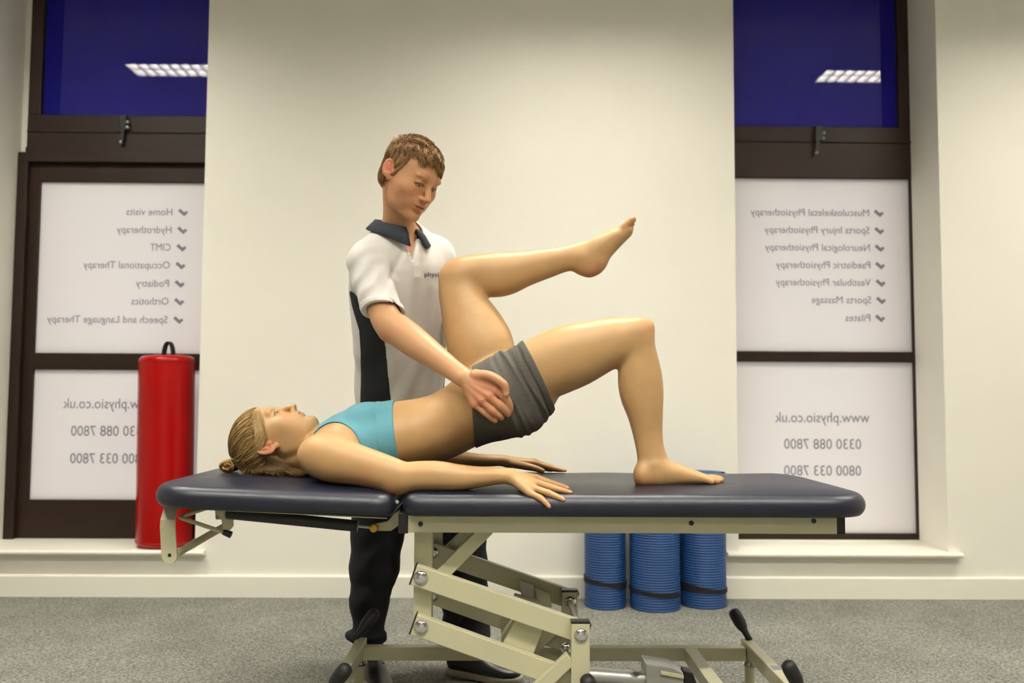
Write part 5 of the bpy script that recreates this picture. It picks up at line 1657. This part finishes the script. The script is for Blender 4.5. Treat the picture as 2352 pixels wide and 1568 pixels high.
    wS = np.exp(-((X - np.float32(at(840, 640, 2.75)[0])) / 0.07) ** 2 - ((Z - np.float32(at(840, 650, 2.75)[2])) / 0.085) ** 2) * (Y < 2.86)
    fold = 0.0040 * wS * np.sin(rr * 118 + 2.4 * np.sin(X * 23 + Y * 31 + Z * 17)) + 0.0022 * wS * np.sin(rr * 61 + X * 70 + 1.0)
    along = X * np.float32(UW[0]) + Y * np.float32(UW[1])
    wC = smoothstep(at(920, 560, 2.9)[2], at(920, 640, 2.9)[2], Z)
    fold = fold + 0.0032 * wC * np.sin(along * 75 + 2.2 * np.sin(Z * 7) + Z * 8) + 0.0022 * wob(X, Y, Z, 38, 21)
    cr = plane(at(915, 600, 2.74), (0.75, 0.15, -0.35))
    fold = fold - 0.006 * np.exp(-(cr / 0.010) ** 2) * np.exp(-((Z - np.float32(at(915, 630, 2.8)[2])) / 0.10) ** 2) * (Y < 2.86)
    D = D - fold.astype(np.float32)
    g.D = D.astype(np.float32)
    shirt_full = g.D.copy()
    # neck opening: V at the front
    nk = at(915, 520, 2.84)
    g.ell(at(924, 530, 2.83), (0.066, 0.066, 0.05), None, 0.006, sub=True)
    vb = at(951, 598, 2.775)
    p0, p1 = at(944, 548, 2.79), at(951, 592, 2.77)
    g.sweep([(p0 + FR * 0.01, 0.022, 0.05, np.cross(FR, UPV)), ((p0 + p1) / 2 + FR * 0.01, 0.011, 0.04, np.cross(FR, UPV)), (p1 + FR * 0.01, 0.003, 0.03, np.cross(FR, UPV))], 0.002, 4, sub=True)
    # hollow for the arms at the hems
    for c, r in (rarm[2:4]):
        pass
    lower = at(920, 972, 3.0)[2]
    g.D = np.maximum(g.D, (np.float32(lower) - Z) + 0 * X + 0 * Y).astype(np.float32)
    cutF = g.D.copy()
    # carve a shallow mouth into the sleeve ends so that the hem has an edge
    g.sweep([(at(880, 716, 2.68), 0.0505, 0.0505, (1, 0, 0)), (at(897, 752, 2.645), 0.0535, 0.0535, (1, 0, 0))], 0.0, 2, sub=True, spline=False)
    V1, Q1 = g.mesh(); V1, Q1 = keep_largest(V1, Q1)
    shirt = quad_mesh('polo_shirt', relax(V1, Q1, 2, 0.4), Q1, 'white_pique', root)
    shirt['label'] = 'white short-sleeved polo shirt'
    # sleeve hem band
    gb = g.copy()
    gb.D = np.maximum(np.maximum(sl.D - fold - 0.0035, hemR - 0.0015), -hemR - 0.019).astype(np.float32)
    gb.D = np.where(left_side, 0.05, gb.D).astype(np.float32)
    gb.sweep([(at(870, 690, 2.70), 0.0505, 0.0505, (1, 0, 0)), (at(897, 752, 2.645), 0.0535, 0.0535, (1, 0, 0))], 0.0, 2, sub=True, spline=False)
    V1, Q1 = gb.mesh()
    if len(Q1): quad_mesh('sleeve_hem', relax(V1, Q1, 1, 0.4), Q1, 'white_pique', shirt)
    # black side panels: on his right flank and, mirrored, on his left
    zs_ = [at(860, y, 2.85)[2] for y in (672, 705, 760, 810, 930)]
    xl2 = np.interp(g.zs, zs_[::-1], [at(x, y, 2.86)[0] for x, y in ((808, 672), (813, 705), (829, 760), (829, 810), (819, 930))][::-1])
    xr2 = np.interp(g.zs, zs_[::-1], [at(x, y, 2.84)[0] for x, y in ((812, 672), (850, 705), (884, 760), (888, 810), (893, 930))][::-1])
    tp = torso_only - (fold * (1 - wS)).astype(np.float32) - 0.0016
    reg = np.maximum(np.maximum(np.float32(xl2)[None, None, :] - X, X - np.float32(xr2)[None, None, :]) + 0 * Y, Y - np.float32(2.96) + 0 * X + 0 * Z)
    reg = np.maximum(reg, np.maximum(np.float32(lower) + 0.002 - Z, Z - np.float32(zs_[0])) + 0 * X + 0 * Y)
    gp = g.copy(); gp.D = np.maximum(tp, reg).astype(np.float32)
    V1, Q1 = gp.mesh(); V1, Q1 = keep_largest(V1, Q1)
    sp = quad_mesh('side_panel', relax(V1, Q1, 1, 0.4), Q1, 'black_jersey', shirt); sp['label'] = 'black side panel of the shirt'
    # left flank panel
    back = -((X - np.float32(at(918, 760, 2.955)[0])) * np.float32(UW[0]) + (Y - np.float32(2.955)) * np.float32(UW[1]))
    fro = (X - np.float32(at(918, 760, 2.955)[0])) * np.float32(FR[0]) + (Y - np.float32(2.955)) * np.float32(FR[1])
    reg = np.maximum(np.maximum(np.abs(fro - 0.0) - 0.04, 0.10 - back) + 0 * Z, np.maximum(np.float32(lower) + 0.002 - Z, Z - np.float32(at(1010, 690, 2.95)[2])) + 0 * X + 0 * Y)
    gp.D = np.maximum(tp, reg).astype(np.float32)
    V1, Q1 = gp.mesh()
    if len(Q1): quad_mesh('side_panel', relax(V1, Q1, 1, 0.4), Q1, 'black_jersey', shirt)
    # ---- collar: stand and fall, open at the front
    cen = at(914, 528, 2.848)
    ex = np.cross(FR, UPV); ex /= np.linalg.norm(ex)          # his right
    tilt_ax = 0.50                                            # collar slopes down to the front
    def ring(th, r, dz):
        d = FR * math.cos(th) + ex * math.sin(th)
        return cen + d * r + UPV * (dz - tilt_ax * r * math.cos(th) * 0.62)
    ths = np.linspace(0.30, 2 * math.pi - 0.30, 60)
    vs, fs = [], []
    for th_ in ths:
        fr_ = math.cos(th_)
        tip = max(0.0, fr_) ** 2.5
        base_r = 0.066 + 0.004 * abs(math.sin(th_))
        pts_ = [ring(th_, base_r - 0.003, -0.004), ring(th_, base_r, 0.016), ring(th_, base_r + 0.006, 0.019), ring(th_, base_r + 0.020 + 0.006 * tip, 0.002), ring(th_, base_r + 0.036 + 0.010 * tip, -0.018 - 0.020 * tip), ring(th_, base_r + 0.033 + 0.010 * tip, -0.021 - 0.020 * tip), ring(th_, base_r + 0.012 + 0.004 * tip, -0.006), ring(th_, base_r + 0.004, 0.008)]
        vs += pts_
    m_ = 8
    for i in range(len(ths) - 1):
        for j in range(m_):
            j2 = (j + 1) % m_
            fs.append((i * m_ + j, i * m_ + j2, (i + 1) * m_ + j2, (i + 1) * m_ + j))
    fs += [tuple(range(m_)), tuple((len(ths) - 1) * m_ + j for j in range(m_ - 1, -1, -1))]
    cl = MB().add(vs, fs).build('collar', 'navy_knit', shirt, smooth='all'); cl['label'] = 'dark navy collar'
    # placket, buttons, stitched end and chest lettering follow the chest surface
    def chest(px, py, out=0.0):
        """point of the shirt front on the sight line of a pixel, lifted a little"""
        d = at(px, py, 2.0) - CAM; d = d / d[1]
        ys_ = np.arange(2.62, 3.05, 0.001)
        pts_ = CAM + d * ys_[:, None]
        ix = np.clip(np.searchsorted(g.xs, pts_[:, 0]), 1, len(g.xs) - 1); iy = np.clip(np.searchsorted(g.ys, pts_[:, 1]), 1, len(g.ys) - 1); iz = np.clip(np.searchsorted(g.zs, pts_[:, 2]), 1, len(g.zs) - 1)
        v = shirt_full[ix, iy, iz]
        hit = np.argmax(v < 0.0012)
        return pts_[hit] - d / np.linalg.norm(d) * out
    rows_ = []
    for k in range(12):
        t_ = k / 11
        cxp = 953 + 5 * t_; y_ = 600 + 48 * t_
        rows_.append((chest(cxp - 5, y_, 0.0006), chest(cxp + 8, y_, 0.0006)))
    vs, fs = [], []
    for l, r in rows_:
        vs += [l, r, r + np.array([-0.001, 0.006, 0]), l + np.array([0, 0.006, 0])]
    for i in range(11):
        a, b = i * 4, i * 4 + 4
        for j in range(4): fs.append((a + j, a + (j + 1) % 4, b + (j + 1) % 4, b + j))
    fs += [(0, 1, 2, 3), (47, 46, 45, 44)]
    MB().add(vs, fs).build('placket', 'white_pique', shirt, smooth=True)
    for px, py in ((939, 583), (967, 554)):
        b = chest(px, py, 0.002)
        MB().lathe(b, tuple(FR), [(0.0, 0), (0.0055, 0), (0.0058, 0.0012), (0.0042, 0.0018), (0.0, 0.0014)], 18).build('button', 'button_white', shirt, smooth=True)
    tx = text_obj('chest_lettering', 'physio.co.uk', (0, 0, 0), 84.0, 11.0, 'embroidery', shirt, mirrored=False, right=(1, 0, 0), upv=(0, 0, 1))
    org = chest(1000, 630)
    for v_ in tx.data.vertices:                                # wrap the stitched letters over the cloth
        v_.co = Vector(tuple(chest(975 + v_.co[0], 635 - v_.co[2], 0.0022) - org))
    tx.location = tuple(org - ORIGIN[shirt]); ORIGIN[tx] = org

    # ---- hair: short, brushed forward, rougher on top
    h = Field(axis((O[0] - 0.15, O[0] + 0.15, 0.0025)), axis((O[1] - 0.15, O[1] + 0.15, 0.0028)), axis((O[2] - 0.13, O[2] + 0.17, 0.0025)))
    h.ell(W((0, -0.014, 0.036)), np.array([0.0790, 0.0980, 0.0835]) * s, R, 0.0)
    h.ell(W((0, 0.026, 0.026)), np.array([0.068, 0.070, 0.078]) * s, R, 0.015)
    h.ell(W((0, -0.066, -0.02)), np.array([0.062, 0.034, 0.060]) * s, R, 0.02)
    for x in (-1, 1):
        h.ell(W((x * 0.062, 0.008, 0.0)), np.array([0.0125, 0.020, 0.034]) * s, R, 0.012)
    X, Y, Z = h.xs[:, None, None] - np.float32(O[0]), h.ys[None, :, None] - np.float32(O[1]), h.zs[None, None, :] - np.float32(O[2])
    lx, ly, lz = [(X * np.float32(R[0, i]) + Y * np.float32(R[1, i]) + Z * np.float32(R[2, i])) / np.float32(s) for i in range(3)]
    ax_ = np.abs(lx)
    line = (0.050 + 0.012 * np.sin(lx * 60 + 0.6) + 0.022 * smoothstep(0.030, 0.050, ax_) * smoothstep(0.07, 0.045, ly)) - lz
    sidep = np.maximum(ly - 0.028 - 0.25 * (lz - 0.02), -0.024 - lz)
    backp = np.maximum(ly + 0.030, -lz - 0.066)
    reg = np.minimum(np.minimum(line, sidep), backp)
    an = np.arctan2(lx, ly + 0.05)
    groove = 0.0018 * np.sin(an * 30 + 5 * np.sin(lz * 40)) + 0.0020 * np.sin(lx * 210 + 3 * np.sin(ly * 60)) * smoothstep(0.06, 0.09, lz)
    k_ = 0.010
    a_, b_ = h.D - groove, reg
    hh = np.maximum(k_ - np.abs(a_ - b_), 0) / k_
    h.D = (np.maximum(a_, b_) + hh * hh * k_ * 0.25).astype(np.float32)
    for x in (-1, 1):
        h.ell(W((x * 0.080, -0.021, -0.004)), np.array([0.022, 0.019, 0.031]) * s, R, 0.006, sub=True)
    V1, Q1 = h.mesh(); V1, Q1 = keep_largest(V1, Q1)
    V1 = relax(V1, Q1, 1, 0.3)
    c0, c1 = np.array(s2l((88, 60, 28))), np.array(s2l((160, 116, 60)))
    q = (V1 - O) @ R / s
    rs = np.random.RandomState(8)
    colh = np.tile(c0 * 0.55 + c1 * 0.25, (len(V1), 1))
    hr = quad_mesh('hair', V1, Q1, 'hair', root, colh); hr['label'] = 'short reddish brown hair'
    pick = rs.choice(len(V1), 10000, replace=False)
    P0 = q[pick]
    nrm = (P0 - np.array([0, -0.016, 0.03])) / np.array([0.08, 0.10, 0.087]) ** 2
    nrm /= np.linalg.norm(nrm, axis=1, keepdims=True)
    ok = (nrm[:, 2] > -0.9)
    P0, nrm = P0[ok], nrm[ok]
    N = len(P0); M = 5
    whorl = np.array([0.01, -0.07, 0.10])
    flow = P0 - whorl; flow /= np.linalg.norm(flow, axis=1, keepdims=True)
    top = smoothstep(0.05, 0.10, P0[:, 2])[:, None]
    down = np.array([0.0, -0.15, -1.0])
    flow = flow * (0.4 + 0.6 * top) + down * (1 - top) * 0.8 + np.array([0.25, 0.3, 0]) * top
    flow += rs.normal(size=(N, 3)) * 0.28
    # neighbours lean together in clumps
    cl_ = np.sin(P0 @ np.array([[130, 40, 90], [60, 150, -70], [-80, 50, 140]]) + 1.0)
    flow += cl_ * 0.38 * (0.4 + top)
    flow -= nrm * (flow * nrm).sum(1, keepdims=True); flow /= np.linalg.norm(flow, axis=1, keepdims=True)
    ln = (0.009 + 0.006 * rs.rand(N, 1)) * (1 - top) + top * (0.018 + 0.012 * rs.rand(N, 1))
    tt = np.linspace(0, 1, M)[None, :, None]
    lift = (0.12 + 0.20 * top + 0.13 * rs.rand(N, 1))[:, None, :]
    path = P0[:, None, :] - nrm[:, None, :] * 0.002 + ln[:, None, :] * (flow[:, None, :] * tt + nrm[:, None, :] * lift * tt * (1.4 - 0.9 * tt))
    path = O + (path * s) @ R.T
    wd = (0.0007 + 0.0008 * rs.rand(N))[:, None] * np.array([1, 1, 0.85, 0.6, 0.15])[None, :]
    mixc = np.clip(0.5 + 0.35 * (cl_.mean(1, keepdims=True) * 1.6) + 0.35 * rs.normal(size=(N, 1)), 0, 1)
    strands('strands', path, wd, c0 * (1 - mixc) + np.array(s2l((180, 134, 74))) * mixc, hr)

    # ---- shoes: leather upper, pale sole
    def shoe(heel, toe, label):
        heel, toe = np.array(heel), np.array(toe)
        d = toe - heel; L_ = np.linalg.norm(d[:2]); d = d / np.linalg.norm(d); sd = np.array([-d[1], d[0], 0])
        lo, hi = np.minimum(heel, toe) - 0.07, np.maximum(heel, toe) + 0.07
        def fld(): return Field(axis((lo[0], hi[0], 0.0045)), axis((lo[1], hi[1], 0.0045)), axis((FLOOR - 0.004, FLOOR + 0.15, 0.0035)))
        q = lambda t, z: heel + d * (L_ * t) + UPV * (z - heel[2] + FLOOR)
        u = fld()
        u.sweep([(q(0.10, 0.055), 0.034, 0.045, sd), (q(0.25, 0.055), 0.037, 0.048, sd), (q(0.45, 0.048), 0.041, 0.042, sd), (q(0.65, 0.038), 0.046, 0.031, sd), (q(0.83, 0.032), 0.044, 0.025, sd), (q(0.93, 0.030), 0.034, 0.021, sd)], 0.0, 4)
        u.sweep([(q(0.14, 0.06), 0.036, 0.040, sd), (q(0.16, 0.125), 0.037, 0.044, sd)], 0.015, 2, spline=False)
        Z = u.zs[None, None, :]
        u.D = np.maximum(u.D, (np.float32(FLOOR + 0.02) - Z) + 0 * u.xs[:, None, None] + 0 * u.ys[None, :, None])
        V1, Q1 = u.mesh()
        o = quad_mesh('shoe', relax(V1, Q1, 1, 0.4), Q1, 'shoe_leather', root); o['label'] = label
        w_ = fld()
        w_.sweep([(q(0.08, 0.014), 0.036, 0.03, sd), (q(0.25, 0.014), 0.038, 0.03, sd), (q(0.45, 0.014), 0.040, 0.03, sd), (q(0.68, 0.014), 0.048, 0.03, sd), (q(0.85, 0.014), 0.045, 0.03, sd), (q(0.94, 0.014), 0.034, 0.03, sd)], 0.0, 4)
        w_.D = np.maximum(w_.D, np.maximum(np.float32(FLOOR + 0.001) - Z, Z - np.float32(FLOOR + 0.027)) + 0 * w_.xs[:, None, None] + 0 * w_.ys[None, :, None]).astype(np.float32)
        V1, Q1 = w_.mesh()
        quad_mesh('sole', relax(V1, Q1, 1, 0.3), Q1, 'shoe_sole', o)
        for k in range(4):
            c = q(0.42 + 0.07 * k, 0.092 - 0.0085 * k)
            pts_ = [c + sd * x + UPV * (-6.0 * x * x) for x in np.linspace(-0.026, 0.026, 7)]
            MB().tube(pts_, 0.0028, 6).build('lace', 'black_strap', o, smooth='all')
    hx = at(850, 1540, 3.10)
    shoe((hx[0], 3.115, FLOOR), (hx[0] + 0.075, 2.85, FLOOR), 'black shoe of the right foot')
    hx = at(1028, 1545, 3.12)
    shoe((hx[0] + 0.005, 3.135, FLOOR), (hx[0] + 0.25, 3.03, FLOOR), 'black shoe of the left foot')
    return root
man()
